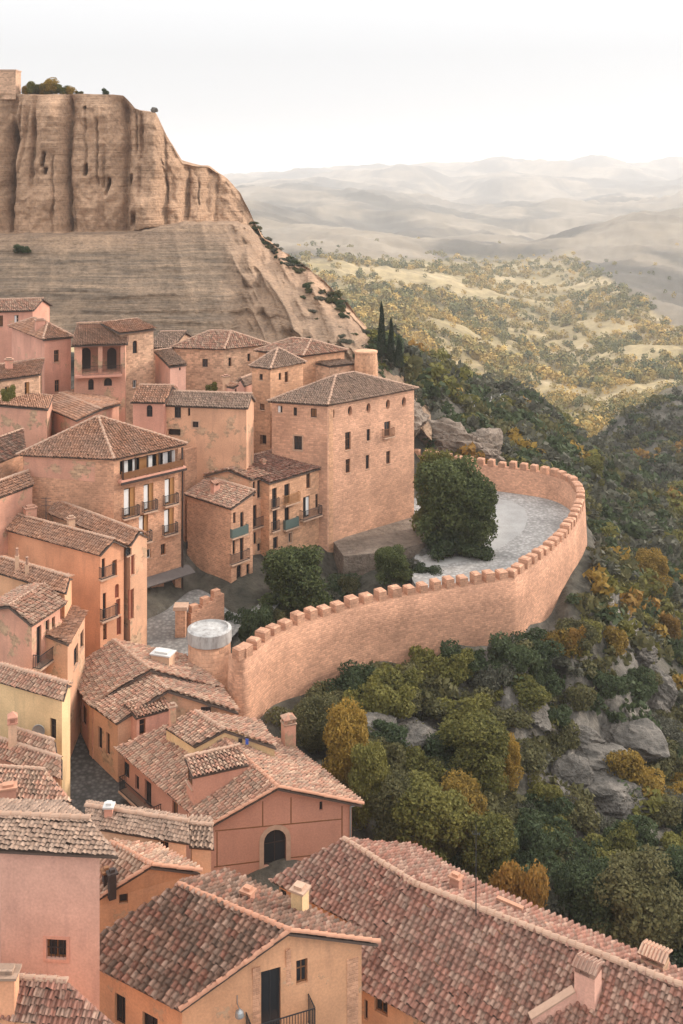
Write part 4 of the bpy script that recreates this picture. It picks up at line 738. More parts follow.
C = [(300, 745, 77), (350, 760, 78), (420, 745, 83), (480, 770, 81), (400, 830, 72), (480, 860, 72), (540, 900, 71), (600, 870, 76), (683, 930, 70), (683, 830, 84), (600, 770, 89), (650, 712, 101), (560, 690, 94), (683, 720, 106), (645, 612, 128), (683, 620, 138), (610, 545, 140), (750, 760, 105), (750, 900, 80), (760, 640, 150),
     (560, 470, 165), (500, 425, 172), (560, 445, 185), (620, 490, 182), (683, 540, 180), (683, 500, 205), (760, 540, 210), (620, 462, 215), (560, 425, 225), (520, 400, 235), (470, 392, 235), (430, 372, 225), (450, 408, 155), (450, 452, 139), (480, 440, 150), (400, 372, 150), (385, 352, 146), (420, 395, 152),
     (520, 440, 300), (470, 420, 300), (600, 480, 275), (640, 500, 252), (683, 478, 262), (683, 430, 300), (660, 402, 322), (683, 385, 338), (620, 418, 335), (760, 365, 350), (760, 440, 290), (580, 455, 340), (683, 425, 440), (760, 410, 440), (600, 432, 420), (430, 420, 330), (370, 430, 300), (340, 400, 260),
     (540, 415, 480), (450, 392, 480), (640, 392, 540), (683, 375, 600), (760, 380, 600), (360, 365, 520), (300, 380, 520), (200, 380, 520), (100, 380, 520), (-100, 380, 520), (560, 374, 650), (450, 338, 650), (400, 322, 650), (360, 312, 650), (683, 338, 720), (640, 350, 690), (760, 325, 760),
     (560, 322, 860), (450, 300, 850), (360, 284, 850), (300, 276, 850), (200, 300, 850), (0, 300, 850), (-200, 300, 850), (620, 315, 830), (683, 300, 900), (560, 283, 1060), (450, 273, 1040), (360, 259, 1060), (300, 252, 1060), (520, 266, 1250), (450, 256, 1250), (360, 243, 1250), (300, 246, 1230), (200, 240, 1250), (0, 240, 1250),
     (610, 290, 960), (600, 260, 1200), (683, 262, 1150), (683, 215, 1650), (640, 214, 1750), (590, 226, 1700), (550, 238, 1600), (760, 195, 1800), (760, 260, 1150), (800, 300, 900),
     (253, 199, 2000), (300, 207, 1850), (380, 224, 1650), (430, 243, 1480), (340, 228, 1480), (280, 232, 1450), (480, 250, 1500), (200, 195, 2000), (0, 190, 2000), (-200, 190, 2000),
     (253, 212, 2300), (300, 214, 2250), (380, 226, 2100), (450, 240, 1900), (550, 238, 2050), (640, 226, 2150), (683, 220, 2150),
     (250, 186, 3000), (300, 191, 2900), (360, 193, 2800), (410, 206, 2600), (450, 221, 2350), (500, 214, 2600), (560, 203, 2900), (620, 200, 3000), (683, 192, 3100), (760, 185, 3100), (0, 185, 3000), (-200, 186, 3000),
     (250, 195, 3400), (360, 200, 3300), (450, 208, 3100), (560, 207, 3400), (683, 199, 3600), (0, 195, 3400),
     (250, 180, 4100), (330, 179, 4200), (420, 184, 4000), (500, 186, 4000), (580, 181, 4300), (683, 174, 4400), (0, 180, 4200), (250, 188, 4600), (450, 188, 4600), (683, 182, 4800),
     (233, 175, 5700), (299, 173, 5700), (365, 168, 5700), (430, 160, 5700), (496, 156, 5800), (589, 158, 5800), (683, 155, 5800), (800, 156, 5800), (100, 178, 5700), (-200, 178, 5700), (-200, 180, 6500), (230, 180, 6500), (430, 172, 6500), (590, 170, 6500), (750, 168, 6500)]
# ground hidden behind and below the cliff
C += [(x, 380, 150) for x in (0,)] + [(x, HY+32*K/170, 170) for x in (-150, 0, 100, 200)] + [(x, HY+50*K/300, 300) for x in (-150, 0, 150, 250)] + [(330, HY+42*K/190, 190)]
pts = [(CX+x/y*K, 200*math.log(y), z) for x, y, z in W]+[(x, 200*math.log(d), -(y-HY)/K*d) for x, y, d in C]
pts = np.array(pts); cxy = pts[:, :2].copy(); cz = pts[:, 2]
cxy[:, 0] = np.clip(cxy[:, 0], -260, 960)
def phi(r2): return -np.sqrt(r2+14.0**2)
A = phi(((cxy[:, None]-cxy[None])**2).sum(2))+np.eye(len(cxy))*.4
wts = np.linalg.solve(np.block([[A, np.ones((len(cxy), 1))], [np.ones((1, len(cxy))), np.zeros((1, 1))]]), np.append(cz, 0))
RKY = ((20, 88, 6.5), (24, 91, 4), (15, 85, 4), (5.3, 83, 3), (15.3, 92, 3.2), (27.7, 102, 4.5), (2.2, 80, 2.6), (31, 108, 4))
def rocky(x, y):
    return np.clip(sum(np.exp(-(((x-a)**2+((y-b)*.8)**2)/(c*c))**1.5) for a, b, c in RKY)*1.2+.5*fbm(x/5, y/5, 18, 3)*sum(np.exp(-((x-a)**2+(y-b)**2)/(2.2*c*c)) for a, b, c in RKY), 0, 1)
def terr(X, Y):
    X = np.asarray(X, float); Y = np.maximum(np.asarray(Y, float), 5); sh = X.shape; x = X.ravel(); y = Y.ravel()
    u = np.clip(CX+x/y*K, -260, 960); v = 200*np.log(y); z = np.empty(len(x))
    for i in range(0, len(x), 20000):
        s = slice(i, i+20000); z[s] = phi((u[s, None]-cxy[None, :, 0])**2+(v[s, None]-cxy[None, :, 1])**2)@wts[:-1]+wts[-1]
    out = sstep(2, 9, x-(-6+(y-80)*.9))*sstep(40, 60, y) if True else 0
    slope = np.where(y > 140, 1, np.clip(sstep(24, 34, x)+sstep(92, 84, y)*sstep(-4, 4, x)*sstep(60, 72, y), 0, 1))
    z += slope*(fbm(x/7, y/7, 1, 5)*1.3+(.5-np.abs(fbm(x/4, y/4, 2, 4))*1.6)*.5+fbm(x/1.3, y/1.3, 3, 3)*.22)+.1*fbm(x/3, y/3, 9, 3)
    for lam, amp, lo, hi in ((25, 2.6, 130, 260), (75, 8.5, 360, 560), (190, 24, 1000, 1700), (520, 44, 2200, 3600)):
        rd = 1-np.abs(fbm(x/lam, y/lam*.8, int(lam), 4))*2
        xr, yr = (x*.8+y*.6)/lam, (y*.8-x*.6)/lam*.55; rd = 1-np.abs(fbm(xr, yr, int(lam), 4 if lam < 100 else 2))*2.2
        z += amp*sstep(lo, hi, y)*(fbm(x/lam+3, y/lam, int(lam)+5, 4 if lam < 100 else 2)*.6+(rd-.6)*.6)
    rk = rocky(x, y); z += rk*((.55-np.abs(fbm(x/3.2, y/3.2, 15, 5))*2.0)*1.3+.5*np.abs(fbm(x/1.1, y/1.1, 16, 4))); rs = rk*.8; z += rs*(np.floor(z/.9+fbm(x/3, y/3, 17, 3))*.9-z)*.35
    z -= 60*sstep(5900, 6500, y)
    return z.reshape(sh)
px = np.unique(np.concatenate([np.linspace(-560, -60, 60), np.linspace(-60, 760, 330), np.linspace(760, 1240, 60)])); dd = np.exp(np.linspace(math.log(7), math.log(6600), 640))
PX, DD = np.meshgrid(px, dd); X = (PX-CX)/K*DD; Z = terr(X, DD)
nr, nc = X.shape; idx = np.arange(nr*nc).reshape(nr, nc)
F4 = np.stack([idx[:-1, :-1], idx[:-1, 1:], idx[1:, 1:], idx[1:, :-1]], -1).reshape(-1, 4)
ter = npmesh('terrain', np.stack([X, DD, Z], -1).reshape(-1, 3), F4, 'terrain_ground', smooth=True); tag(ter, kind='structure')
wx = 45*fbm(X/60, DD/60, 701, 5); wy = 120*fbm(X/70, DD/70, 702, 5)
PYT = HY-Z/DD*K; wv = 9*fbm(X/70, DD/110, 703, 4)
bare = np.clip(sstep(6, 0, PYT+wv-np.maximum(264-.02*PX, 236+(PX-549)*.71))*sstep(520, 600, DD)*1.0+sstep(1500, 1600, DD+wy), 0, 1)  # treeless far hills; the same mask carries their painted shade
a = ter.data.attributes.new('bare', 'FLOAT', 'POINT'); a.data.foreach_set('value', bare.ravel().astype(np.float32))
a = ter.data.attributes.new('rocky', 'FLOAT', 'POINT'); a.data.foreach_set('value', rocky(X, DD).ravel().astype(np.float32))
def drop(px, py, lo=55, hi=6000):
    d = np.exp(np.linspace(math.log(lo), math.log(hi), 900)); z = -(py-HY)/K*d; t = terr((px-CX)/K*d, d); k = np.argmax(z <= t)
    return Vector(((px-CX)/K*d[k], d[k], t[k])) if (z <= t).any() else None
def ground(x, y): return float(terr(np.array([x]), np.array([y]))[0])
# ------------------------------------------------------------------ streets
def ribbon(name, pts, w, mat, z=None, lift=.12, n=6):
    pts = [Vector(p) for p in pts]; P2 = []
    for i in range(len(pts)-1):
        p0, p1, p2, p3 = pts[max(i-1, 0)], pts[i], pts[i+1], pts[min(i+2, len(pts)-1)]
        for k in range(n):
            t = k/n; P2.append(.5*((2*p1)+(p2-p0)*t+(2*p0-5*p1+4*p2-p3)*t*t+(3*p1-p0-3*p2+p3)*t**3))
    P2.append(pts[-1]); V = []; Fc = []
    for i, p in enumerate(P2):
        d = (P2[min(i+1, len(P2)-1)]-P2[max(i-1, 0)]); d.z = 0; d.normalize(); s = Vector((d.y, -d.x, 0)); ww = w[min(int(i/n), len(w)-1)] if hasattr(w, '__len__') else w
        for k in range(7):
            q = p+s*ww*(k/6-.5); 
            if z is None: q.z = ground(q.x, q.y)+lift
            V.append(q)
    for i in range(len(P2)-1):
        for k in range(6): Fc.append((i*7+k, i*7+k+1, i*7+8+k, i*7+7+k))
    o = npmesh(name, np.array(V), np.array(Fc), mat, smooth=True); return tag(o, kind='structure')
ribbon('alley', [(-7, 56, -43.8), (-10.2, 62, -43.5), (-13.4, 69, -42.9), (-16.8, 76, -42.3), (-20.2, 83, -41.4), (-22, 88, -40.6)], 11, 'shade_cobbles', z=1)
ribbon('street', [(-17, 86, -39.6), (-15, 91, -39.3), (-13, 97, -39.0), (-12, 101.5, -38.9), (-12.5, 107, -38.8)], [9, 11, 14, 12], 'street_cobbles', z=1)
ribbon('dirt_road', [drop(478, 413), drop(492, 407), drop(503, 401), drop(512, 396)], 5, 'plaza_gravel', lift=.35)
# ------------------------------------------------------------------ the battlemented wall
top = [(229, 642), (241, 650), (257, 638), (272, 625), (300, 612), (340, 600), (380, 590), (415, 583), (450, 577), (485, 572), (513, 567.5), (515, 567), (515.5, 566.6), (517.5, 565), (545, 547), (570, 525), (583, 503), (586, 487), (577, 474), (555, 465), (520, 460), (485, 456), (460, 453), (440, 449), (417, 447), (398, 445)]
wp = [P(x, y, -35.0) for x, y in top]
for _ in range(2):
    q = [wp[0]]
    for i in range(len(wp)-1):
        q += [wp[i].lerp(wp[i+1], .25), wp[i].lerp(wp[i+1], .75)]
    wp = q+[wp[-1]]
cum = [0]
for i in range(len(wp)-1): cum.append(cum[-1]+(wp[i+1]-wp[i]).length)
def along(s):
    s = min(max(s, 0), cum[-1]-1e-4); i = next(k for k in range(len(cum)-1) if cum[k+1] > s); p = wp[i].lerp(wp[i+1], (s-cum[i])/(cum[i+1]-cum[i]))
    j0, j1 = max(i-1, 0), min(i+2, len(wp)-1); d = (wp[j1]-wp[j0]).normalized(); return p, d
tw_root = tag(empty('town_wall', wp[0]+UP*-5), 'curving crenellated sandstone rampart wall enclosing the walled terrace', 'wall')
TH = .95; n = int(cum[-1]/.5); V = []; UVr = []
zt = -35.95
for i in range(n+1):
    s = cum[-1]*i/n; p, d = along(s); o_ = Vector((d.y, -d.x, 0)).normalized(); bat = .6
    jz = .09*vn(np.array([s*.7]), np.array([1.5]), 4)[0]
    prof = [(bat, -48), (.12, -38), (0, zt+jz), (-TH, zt+jz), (-TH, -48)]
    for (ox, z) in prof: q = p+o_*ox; V.append((q.x, q.y, z))
V = np.array(V)-np.array(tw_root.location); Fc = []; uv = []
for i in range(n):
    for k in range(4):
        Fc.append((i*5+k, (i+1)*5+k, (i+1)*5+k+1, i*5+k+1)); s0, s1 = cum[-1]*i/n+60, cum[-1]*(i+1)/n+60
        za, zb = ([V[k][2]+60, V[k+1][2]+60] if k != 2 else [10, 10.95]); uv += [(s0, za), (s1, za), (s1, zb), (s0, zb)]
npmesh('curtain_wall', V, np.array(Fc), 'wall_masonry', tw_root, uv=np.array(uv))
s = .5; k = 0; rr = random.Random(5)
while s < cum[-1]-.8:
    w = .78+rr.uniform(-.10, .10); p, d = along(s+w/2); o_ = Vector((d.y, -d.x, 0)).normalized(); mb = MB(); h = .74+rr.uniform(-.15, .10)
    mb.box(Vector((p.x, p.y, zt-.06)), d, o_, UP, -w/2, w/2, -TH+.04, -.004, 0, h)
    b = len(mb.v); mb.add([Vector((p.x, p.y, zt-.06+h))+d*x+o_*y for x in (-w/2, w/2) for y in (-TH+.04, -.004)]+[Vector((p.x, p.y, zt+h+.03))+d*x+o_*y for x in (-w*.36, w*.36) for y in (-TH*.8, -TH*.22)], [(4, 5, 7, 6), (0, 1, 5, 4), (2, 6, 7, 3), (0, 4, 6, 2), (1, 3, 7, 5)])
    mb.build('merlon', 'wall_masonry', tw_root); s += w+.56+rr.uniform(-.08, .08)
# round turret and stepped parapet
c = P(209, 672, -38.2); c = Vector((-10.2, 85.0, -46)); tu = tag(empty('round_turret', c), 'stubby round brick turret with a pale concrete cap beside the rampart', 'turret')
ppm = 85/K; mb = MB(); R0 = 21*ppm; mb.lathe(c, [(R0*1.1, 0), (R0*1.03, 5.5), (R0, 7.7)], 36); dr = mb.build('drum', 'brick_masonry', tu, True)
ul = dr.data.uv_layers[0].data
for pl in dr.data.polygons:
    an = [math.atan2(dr.data.vertices[dr.data.loops[l].vertex_index].co.y, dr.data.vertices[dr.data.loops[l].vertex_index].co.x) for l in pl.loop_indices]
    if max(an)-min(an) > 3: an = [a+6.2832 if a < 0 else a for a in an]
    for l, a in zip(pl.loop_indices, an): ul[l].uv = (a*R0+40, dr.data.vertices[dr.data.loops[l].vertex_index].co.z+40)
zc = -(650-HY)/K*(85-R0)+.05; o = tu.children[0]
for v in o.data.vertices:
    if v.co.z > 7: v.co.z = zc-c.z
mb = MB(); H = 10*ppm*1.2; mb.lathe(Vector((c.x, c.y, zc+.002)), [(R0*1.05, 0), (R0*1.05, H), (R0*.9, H+.1), (R0*.86, H-.05), (R0*.3, H+.02), (.02, H+.06)], 36); mb.build('cap', 'cap_concrete', tu, False)
pp = tag(empty('parapet_wall', P(190, 640, -39.5)), 'stepped stone parapet with a square pier, climbing beside the round turret', 'wall')
p0 = P(189, 606, -37.0); p1 = P(222, 588, -37.0+.6)
d = (p1-p0); d.z = 0; Lp = d.length; d.normalize(); s_ = Vector((d.y, -d.x, 0))
mb = MB()
for i in range(6):
    mb.box(Vector((p0.x, p0.y, 0)), d, s_, UP, Lp*i/6+.001, Lp*(i+1)/6, -.3+.003*i, .3+.003*i, -44, -37.6+.16*i)
    if i % 2 == 0: mb.box(Vector((p0.x, p0.y, 0)), d, s_, UP, Lp*i/6+.12, Lp*i/6+.8, -.25, .25, -37.599+.16*i, -37.0+.16*i)
mb.build('stepped_wall', 'wall_masonry', pp)
q = P(181, 612, -37.3); mb = MB(); mb.abox(Vector((q.x, q.y, -44)), .85, .85, 7.0); pier = mb.build('pier', 'brick_masonry', pp); mb = MB(); mb.abox(Vector((q.x, q.y, -36.998)), 1.15, 1.1, .3); mb.build('pier_cap', 'stone_trim', pier)
# low bench wall under the brick gable
# plaza
inner = []
for i in range(61):
    p, d = along(cum[-1]*(.33+.65*i/60)); o_ = Vector((d.y, -d.x, 0)).normalized(); q = p-o_*(TH-.3); inner.append((q.x, q.y))
poly = inner+[(8, 131), (8, 121), (8.2, 114), (7.2, 108.5), (6.6, 103), (7.4, 98)]
mb = MB(); mb.prism(poly, -40.5, -38.75); o = mb.build('plaza', 'plaza_gravel'); tag(o, kind='structure')
pv = [P(x, y, -38.746) for x, y in ((497, 499), (512, 501), (524, 508), (528, 518), (524, 530), (512, 540), (495, 550), (470, 559), (440, 566), (425, 570), (418, 566), (440, 553), (470, 535), (485, 515))]
me = bpy.data.meshes.new('plaza_paving'); me.from_pydata([tuple(v) for v in pv], [], [tuple(range(len(pv)))]); tag(link_mesh('paved_path', me, 'plaza_paving'), kind='structure')
o = bpy.data.objects['paved_path']; 
if o.data.polygons[0].normal.z < 0: o.data.flip_normals()
# ------------------------------------------------------------------ rocks
def rockmesh(name, seed, n=5, mat='grey_rock'):
    bm = bmesh.new(); bmesh.ops.create_icosphere(bm, subdivisions=n, radius=1); v = np.array([x.co for x in bm.verts])
    gr_ = np.random.default_rng(seed+40); pn_ = gr_.normal(0, 1, (26, 3)); pn_ /= np.linalg.norm(pn_, axis=1)[:, None]; ph_ = gr_.uniform(.55, .95, 26); dt_ = v@pn_.T; r = np.where(dt_ > .05, ph_[None]/np.maximum(dt_, .05), 9).min(1); r = np.minimum(r, 1.5)
    r += .22*fbm(v[:, 0]*1.3+seed*7, v[:, 1]*1.3+v[:, 2]*2.1, seed, 5)+.14*fbm(v[:, 0]*5+seed, v[:, 2]*6+v[:, 1]*4, seed+3, 4)
    st = np.floor(v[:, 2]*5+vn(v[:, 0]*2, v[:, 1]*2, seed))/5
    v = v*r[:, None]; v[:, 2] = v[:, 2]*.6+st*.4
    for x, c_ in zip(bm.verts, v): x.co = c_
    me = bpy.data.meshes.new(name); bm.to_mesh(me); bm.free(); me.materials.append(M[mat]); return me
RK = [rockmesh('rock_%s' % w_, i+1) for i, w_ in enumerate(('craggy', 'slabby', 'broken'))]
RC = [rockmesh('crag_%s' % w_, i+11, 5, 'cream_rock') for i, w_ in enumerate(('tall', 'split', 'low'))]
rocklist = [(595, 775, 4.6, 3.2, 1.7, 'big grey rock outcrop low on the slope, right of the round bush'), (555, 800, 3.2, 2.6, 1.0, 'grey rock shelf below the big outcrop on the slope'), (632, 745, 3.2, 2.6, 1.6, 'cracked grey crag above the dark trees at right'), (655, 705, 2.6, 2.2, 2.6, 'pale upright rock spur near the right edge'), (640, 660, 2.4, 2, 1.6, 'small pale rock among shrubs high on the right slope'),
    (415, 752, 3.2, 2.4, 1.6, 'pale scree rock between shrubs left of the round bush'), (372, 735, 2.6, 2, 1.2, 'low grey rock in the shrubs under the long wall'), (580, 742, 2.6, 2.2, 1.3, 'cracked grey rock above the big outcrop on the slope'), (618, 802, 3.0, 2.4, 1.4, 'grey rock wedge right of the big outcrop, above dark trees'), (572, 772, 2.2, 1.8, 1.1, 'broken grey rock left of the big outcrop'), (530, 712, 2.6, 2.0, .6, 'broad flat rock below the wall corner'), (452, 449, 7.0, 4, 4.4, 'large tan crag rising behind the far rampart wall'), (480, 452, 5, 3.5, 3.0, 'smaller tan crag right of the large one behind the wall'), (520, 407, 3.6, 3.2, 1.8, 'bare rock shoulder beside the pale dirt road'), (400, 415, 5, 4, 4, 'tan rock face behind the tall keep corner')]
for i, (x, y, a, b, c_, lab) in enumerate(rocklist):
    p = drop(x, y); o = bpy.data.objects.new('rock_outcrop', (RC if i > 10 else RK)[i % 3]); COL.objects.link(o); o.location = p; o.scale = (a, b, c_); o.rotation_euler = (0, .12, i*1.7); tag(o, lab, 'rock', 'rock outcrops on the slopes')
mb = MB(); mb.prism([(.2, 106.3), (3.5, 107.2), (6, 108.4), (8.3, 110), (9.6, 112.2), (10, 115), (9.4, 119.5), (4, 116), (-.8, 110.3)], -41.5, -37.8); tag(mb.build('retaining_wall', 'cream_rock'), 'low curved retaining wall round the foot of the tall square keep', 'wall')
o = bpy.data.objects.new('rock_ledge', RK[1]); COL.objects.link(o); o.location = (8.6, 110.4, -39.2); o.scale = (2.6, 1.6, 1.3); o.rotation_euler = (0, 0, .55); tag(o, 'rounded rock ledge beside the curved retaining wall of the keep', 'rock')
# ------------------------------------------------------------------ the cliff
ctl = [  # px: foot, mid, ledge, cap base, cap top as (py, d)
    (-160, (345, 150), (290, 158), (237, 171), (234, 176), (92, 181)), (100, (345, 150), (290, 158), (235, 171), (232, 176), (94, 181)), (122, (345, 150), (290, 158), (235, 171), (231, 176), (96, 181)), (134, (345, 150), (290, 158), (234, 171), (230, 176), (108, 181)),
    (155, (345, 150), (292, 158), (230, 171), (227, 176), (113, 181)), (165, (345, 150), (293, 158), (228, 171.5), (225, 177), (135, 181)), (181, (345, 149), (295, 157), (226, 172), (222, 178), (163, 182)), (192, (345, 149), (297, 157), (225, 172.5), (221, 181), (165, 184)), (208, (346, 149), (300, 157), (225, 173), (221, 184), (166, 188)),
    (228, (347, 148), (304, 156), (225, 174), (221, 186), (180, 190)), (240, (348, 148), (308, 156), (226, 175), (222, 187), (194, 191)), (250, (349, 147), (312, 155), (232, 176), (226, 187), (214, 190)), (262, (350, 146.5), (316, 154), (250, 174), (244, 179), (237, 183)),
    (282, (353, 145), (320, 151), (268, 166), (258, 170), (251, 174)), (300, (355, 144), (326, 149), (283, 161), (271, 165), (263, 169)), (325, (358, 142), (338, 146), (302, 155), (292, 159), (283, 163)), (345, (362, 140), (348, 143), (318, 150), (310, 154), (303, 158)), (365, (372, 138), (360, 140), (340, 146), (332, 149), (326, 152)), (385, (392, 137), (380, 139), (362, 144), (356, 147), (351, 150)), (405, (415, 137), (400, 140), (385, 145), (378, 149), (374, 153)), (430, (440, 138), (425, 141), (408, 147), (402, 152), (398, 157))]
cp = np.array([c_[0] for c_ in ctl], float); cr = np.array([[list(r) for r in c_[1:]] for c_ in ctl])
xs = np.concatenate([np.linspace(-160, 0, 60)[:-1], np.linspace(0, 430, 430)])
rows = [(0, 1, 46), (1, 2, 60), (2, 3, 10), (3, 4, 150)]
tt = np.concatenate([np.linspace(a, b, n_, endpoint=False) for a, b, n_ in rows]+[[4.0]])
PYc = np.array([[np.interp(x, cp, cr[:, k, 0]) for x in xs] for k in range(5)]); Dc = np.array([[np.interp(x, cp, cr[:, k, 1]) for x in xs] for k in range(5)])
i0 = np.minimum(tt.astype(int), 3); fr = tt-i0
PY = PYc[i0]*(1-fr[:, None])+PYc[i0+1]*fr[:, None]; D = Dc[i0]*(1-fr[:, None])+Dc[i0+1]*fr[:, None]
PXc = np.repeat(xs[None], len(tt), 0); Xc = (PXc-CX)/K*D; Zc = -(PY-HY)/K*D; T_ = np.repeat(tt[:, None], len(xs), 1)
wob = 2.6*fbm(Zc*.10, Xc*.06, 31, 4)*K/180*.35
capw = sstep(2.85, 3.05, T_); gro = np.zeros_like(Xc); pxw = PXc+wob
for gx, dep, wd, lo, hi in ((11, 3.2, 1.6, 3, 3.75), (13, 1.6, 2.5, 3.3, 4.2), (33, 2.6, 1.8, 3.35, 4.2), (69, 2.6, 1.2, 2.9, 4.2), (124, 2.6, 2.6, 2.9, 4.2), (140, 1.8, 1.4, 3.3, 4.2), (163, 1.2, 2.5, 2.9, 3.5), (183, 3.0, 3.0, 2.9, 4.2), (207, 2.2, 4, 2.9, 4.2), (-30, 3, 2, 2.9, 4.2), (-75, 3, 2, 2.9, 4.2), (-120, 3, 2, 2.9, 4.2), (100, .8, 4, 2.9, 3.4), (52, .7, 4, 3, 3.6)):
    e = sstep(lo-.08, lo+.08, T_)*sstep(hi+.08, hi-.08, T_); gro += dep*e*(.55+.45*fbm(Zc*.16+gx, Zc*0, 33, 3))*np.exp(-((pxw-gx)/wd)**2)+dep*.6*e*np.exp(-((pxw-gx)/(wd*4.5))**2)
for hx, hy, w_, h_, dp in ((44, 160, 2.0, 7, 4), (46, 171, 1.6, 3, 4), (85, 170, 1.8, 5, 4), (106, 187, 1.7, 8, 4), (11, 175, 2.5, 14, 4), (129, 180, 2, 5, 2.5), (133, 219, 3, 8, 2.5), (85, 108, 1.2, 1.2, 2)):
    gro += dp*np.exp(-((PXc+(PY-hy)*.15-hx)/w_)**4-((PY-hy)/h_)**4)
gc = np.random.default_rng(17)
for _ in range(20):
    gx = gc.uniform(-150, 250); lo = gc.uniform(2.9, 3.7); hi = lo+gc.uniform(.15, .6); e = sstep(lo-.04, lo+.04, T_)*sstep(hi+.05, hi-.05, T_); sl_ = gc.uniform(-.10, .10)
    dp_ = gc.uniform(.5, 1.3); wd_ = gc.uniform(.7, 1.6); q_ = pxw-gx-sl_*(PY-165)+1.5*fbm(Zc*.5, Zc*0+gx, 34, 3); gro += dp_*e*(np.exp(-(q_/wd_)**2)+.5*sstep(0, wd_*6, q_)*sstep(wd_*14, wd_*6, q_))
bnd = np.array([-170, -118, -52, 11, 69, 127, 166, 186, 216, 262, 300, 440.])
pb = np.clip(pxw+2.5*fbm(Zc*.05, Xc*.03, 37, 3), -169, 439); kb = np.searchsorted(bnd, pb)-1; tb = (pb-bnd[kb])/(bnd[kb+1]-bnd[kb]); hb = _h(kb, kb*0, 12)
bulge = (1-np.abs(2*tb-1)**4.5)*(1.4+1.5*hb)*np.clip(.75+.8*fbm(Zc*.09+kb*7.3, kb*1.7, 38, 3), .25, 1.5)+2.0*np.abs(fbm(Xc*.17, Zc*.12, 55, 3))+.9*np.abs(fbm(Xc*.55, Zc*.42, 56, 3))
zz = Zc+1.0*fbm(Xc*.04, Zc*.04, 21, 3)
strat = fbm(zz*1.1, Xc*.02, 41, 5)
right = sstep(205, 262, PXc+18*fbm(Xc*.2, Zc*.2, 35, 3))
sw = sstep(-.02, .4, T_)*sstep(4.02, 3.9, T_)
ridge = np.abs(fbm(Xc*.24+Zc*.17, Zc*.06-Xc*.03, 61, 4))
disp = capw*(1.8*fbm(Xc*.11, Zc*.07, 51, 5)+.55*fbm(Xc*.5, Zc*.35, 52, 4)+.22*strat-1.1*gro*(1-right*.5)+(bulge-1.9)*(1-right*.45))+(1-capw)*((1-right)*(.55*strat+1.3*fbm(Xc*.06, Zc*.1, 71, 4)+.25*fbm(Xc*.5, Zc*1.2, 72, 3))+right*(2.6*np.abs(fbm(Xc*.25+Zc*.1, Zc*.2, 57, 3))+5.2*(.4-ridge*2.1)+.5*strat+1.1*fbm(Xc*.4, Zc*.5, 73, 4)))
disp += capw*right*(3.0*(.3-ridge*1.7))
disp += (1-capw)*(1-right)*(1.4*(.25-np.abs(fbm(Xc*.13+Zc*.05, Zc*.03, 63, 4)))-.5*np.maximum(0, fbm(Xc*.05, zz*.6, 64, 3)-.15))
blk = np.floor((Zc+.7*fbm(Xc*.3, Zc*.3, 65, 3))/2.6); disp += right*.9*(_h(blk.astype(int), np.floor((Xc+blk*1.7)/3.4).astype(int), 66)-.5)
rim = sstep(3.82, 4.0, T_)*capw
Yc = D-disp*sw+rim*.8*(1-right); Zc = Zc+sw*.18*fbm(Xc*.9, Zc*.9, 81, 3)+(T_ > 3.99)*(.35*fbm(Xc*.25, Xc*.05, 91, 4)*(1-right)+.9*right*fbm(Xc*.3, Xc*.05, 92, 4))
bX, bY, bZ = [Xc], [Yc], [Zc]; topX, topY, topZ = Xc[-1], Yc[-1], Zc[-1]; rt_ = right[-1]
for f_ in (.03, .1, .25, .6, 1.0):
    dpt = f_*(85*(1-rt_)+42*rt_); fx = topX*(topY+dpt)/topY; bX.append(fx[None]); bY.append((topY+dpt)[None]); bZ.append((topZ+(1-rt_)*(.5*fbm(topX*.1, (topY+dpt)*.1, 95, 3)+.5*min(f_*6, 1)-.5*f_)-rt_*(f_**1.3)*40)[None])
Xc, Yc, Zc = (np.concatenate(q_, 0) for q_ in (bX, bY, bZ))
lay = np.concatenate([np.clip(capw*1.0+right*.38*(1-capw)+.25*sstep(1.55, 1.95, T_)*(1-capw), 0, 1), np.full((5, len(xs)), .8)], 0)
nr, nc = Xc.shape; idx = np.arange(nr*nc).reshape(nr, nc); F4 = np.stack([idx[:-1, :-1], idx[:-1, 1:], idx[1:, 1:], idx[1:, :-1]], -1).reshape(-1, 4)
cl = npmesh('cliff', np.stack([Xc, Yc, Zc], -1).reshape(-1, 3), F4, 'cliff_rock', smooth=True); tag(cl, kind='structure')
a = cl.data.attributes.new('layer', 'FLOAT', 'POINT'); a.data.foreach_set('value', lay.ravel().astype(np.float32))
def on_cliff(px_, t_):
    j = int(np.argmin(np.abs(xs-px_))); i = int(np.argmin(np.abs(tt-t_))); return Vector((Xc[i, j], Yc[i, j], Zc[i, j]))
q = on_cliff(4, 4.0); rtw = tag(empty('ruined_tower', q+Vector((-1, 1.6, -.5))), 'stump of a square stone tower on the cliff top at the left edge', 'tower')
b = rtw.location; mb = MB(); mb.abox(b+UP*-.5, 5.2, 3, 4.7); mb.build('tower_wall', 'tan_masonry', rtw); mb = MB(); mb.abox(b+UP*4.203, 5.4, 3.2, .22); mb.build('coping', 'stone_trim', rtw)
o = bpy.data.objects.new('boulder', RK[2]); COL.objects.link(o); o.location = on_cliff(153, 4)+UP*.55+Vector((0, .3, 0)); o.scale = (.75, .6, .5); tag(o, 'small boulder perched on the cliff edge against the sky', 'rock')
mb = MB(); b = PD(366, 353, 123); bz = b.z; mb.lathe(Vector((b.x, b.y, bz-12)), [(1.35, 0), (1.3, 11), (1.22, 12), (1.3, 12.05), (1.3, 12.25), (1.0, 12.3), (.02, 12.35)], 20)
tag(mb.build('round_tower', 'ochre_masonry', None, False), 'round stone stub tower rising behind the keep roof below the cypresses', 'tower')
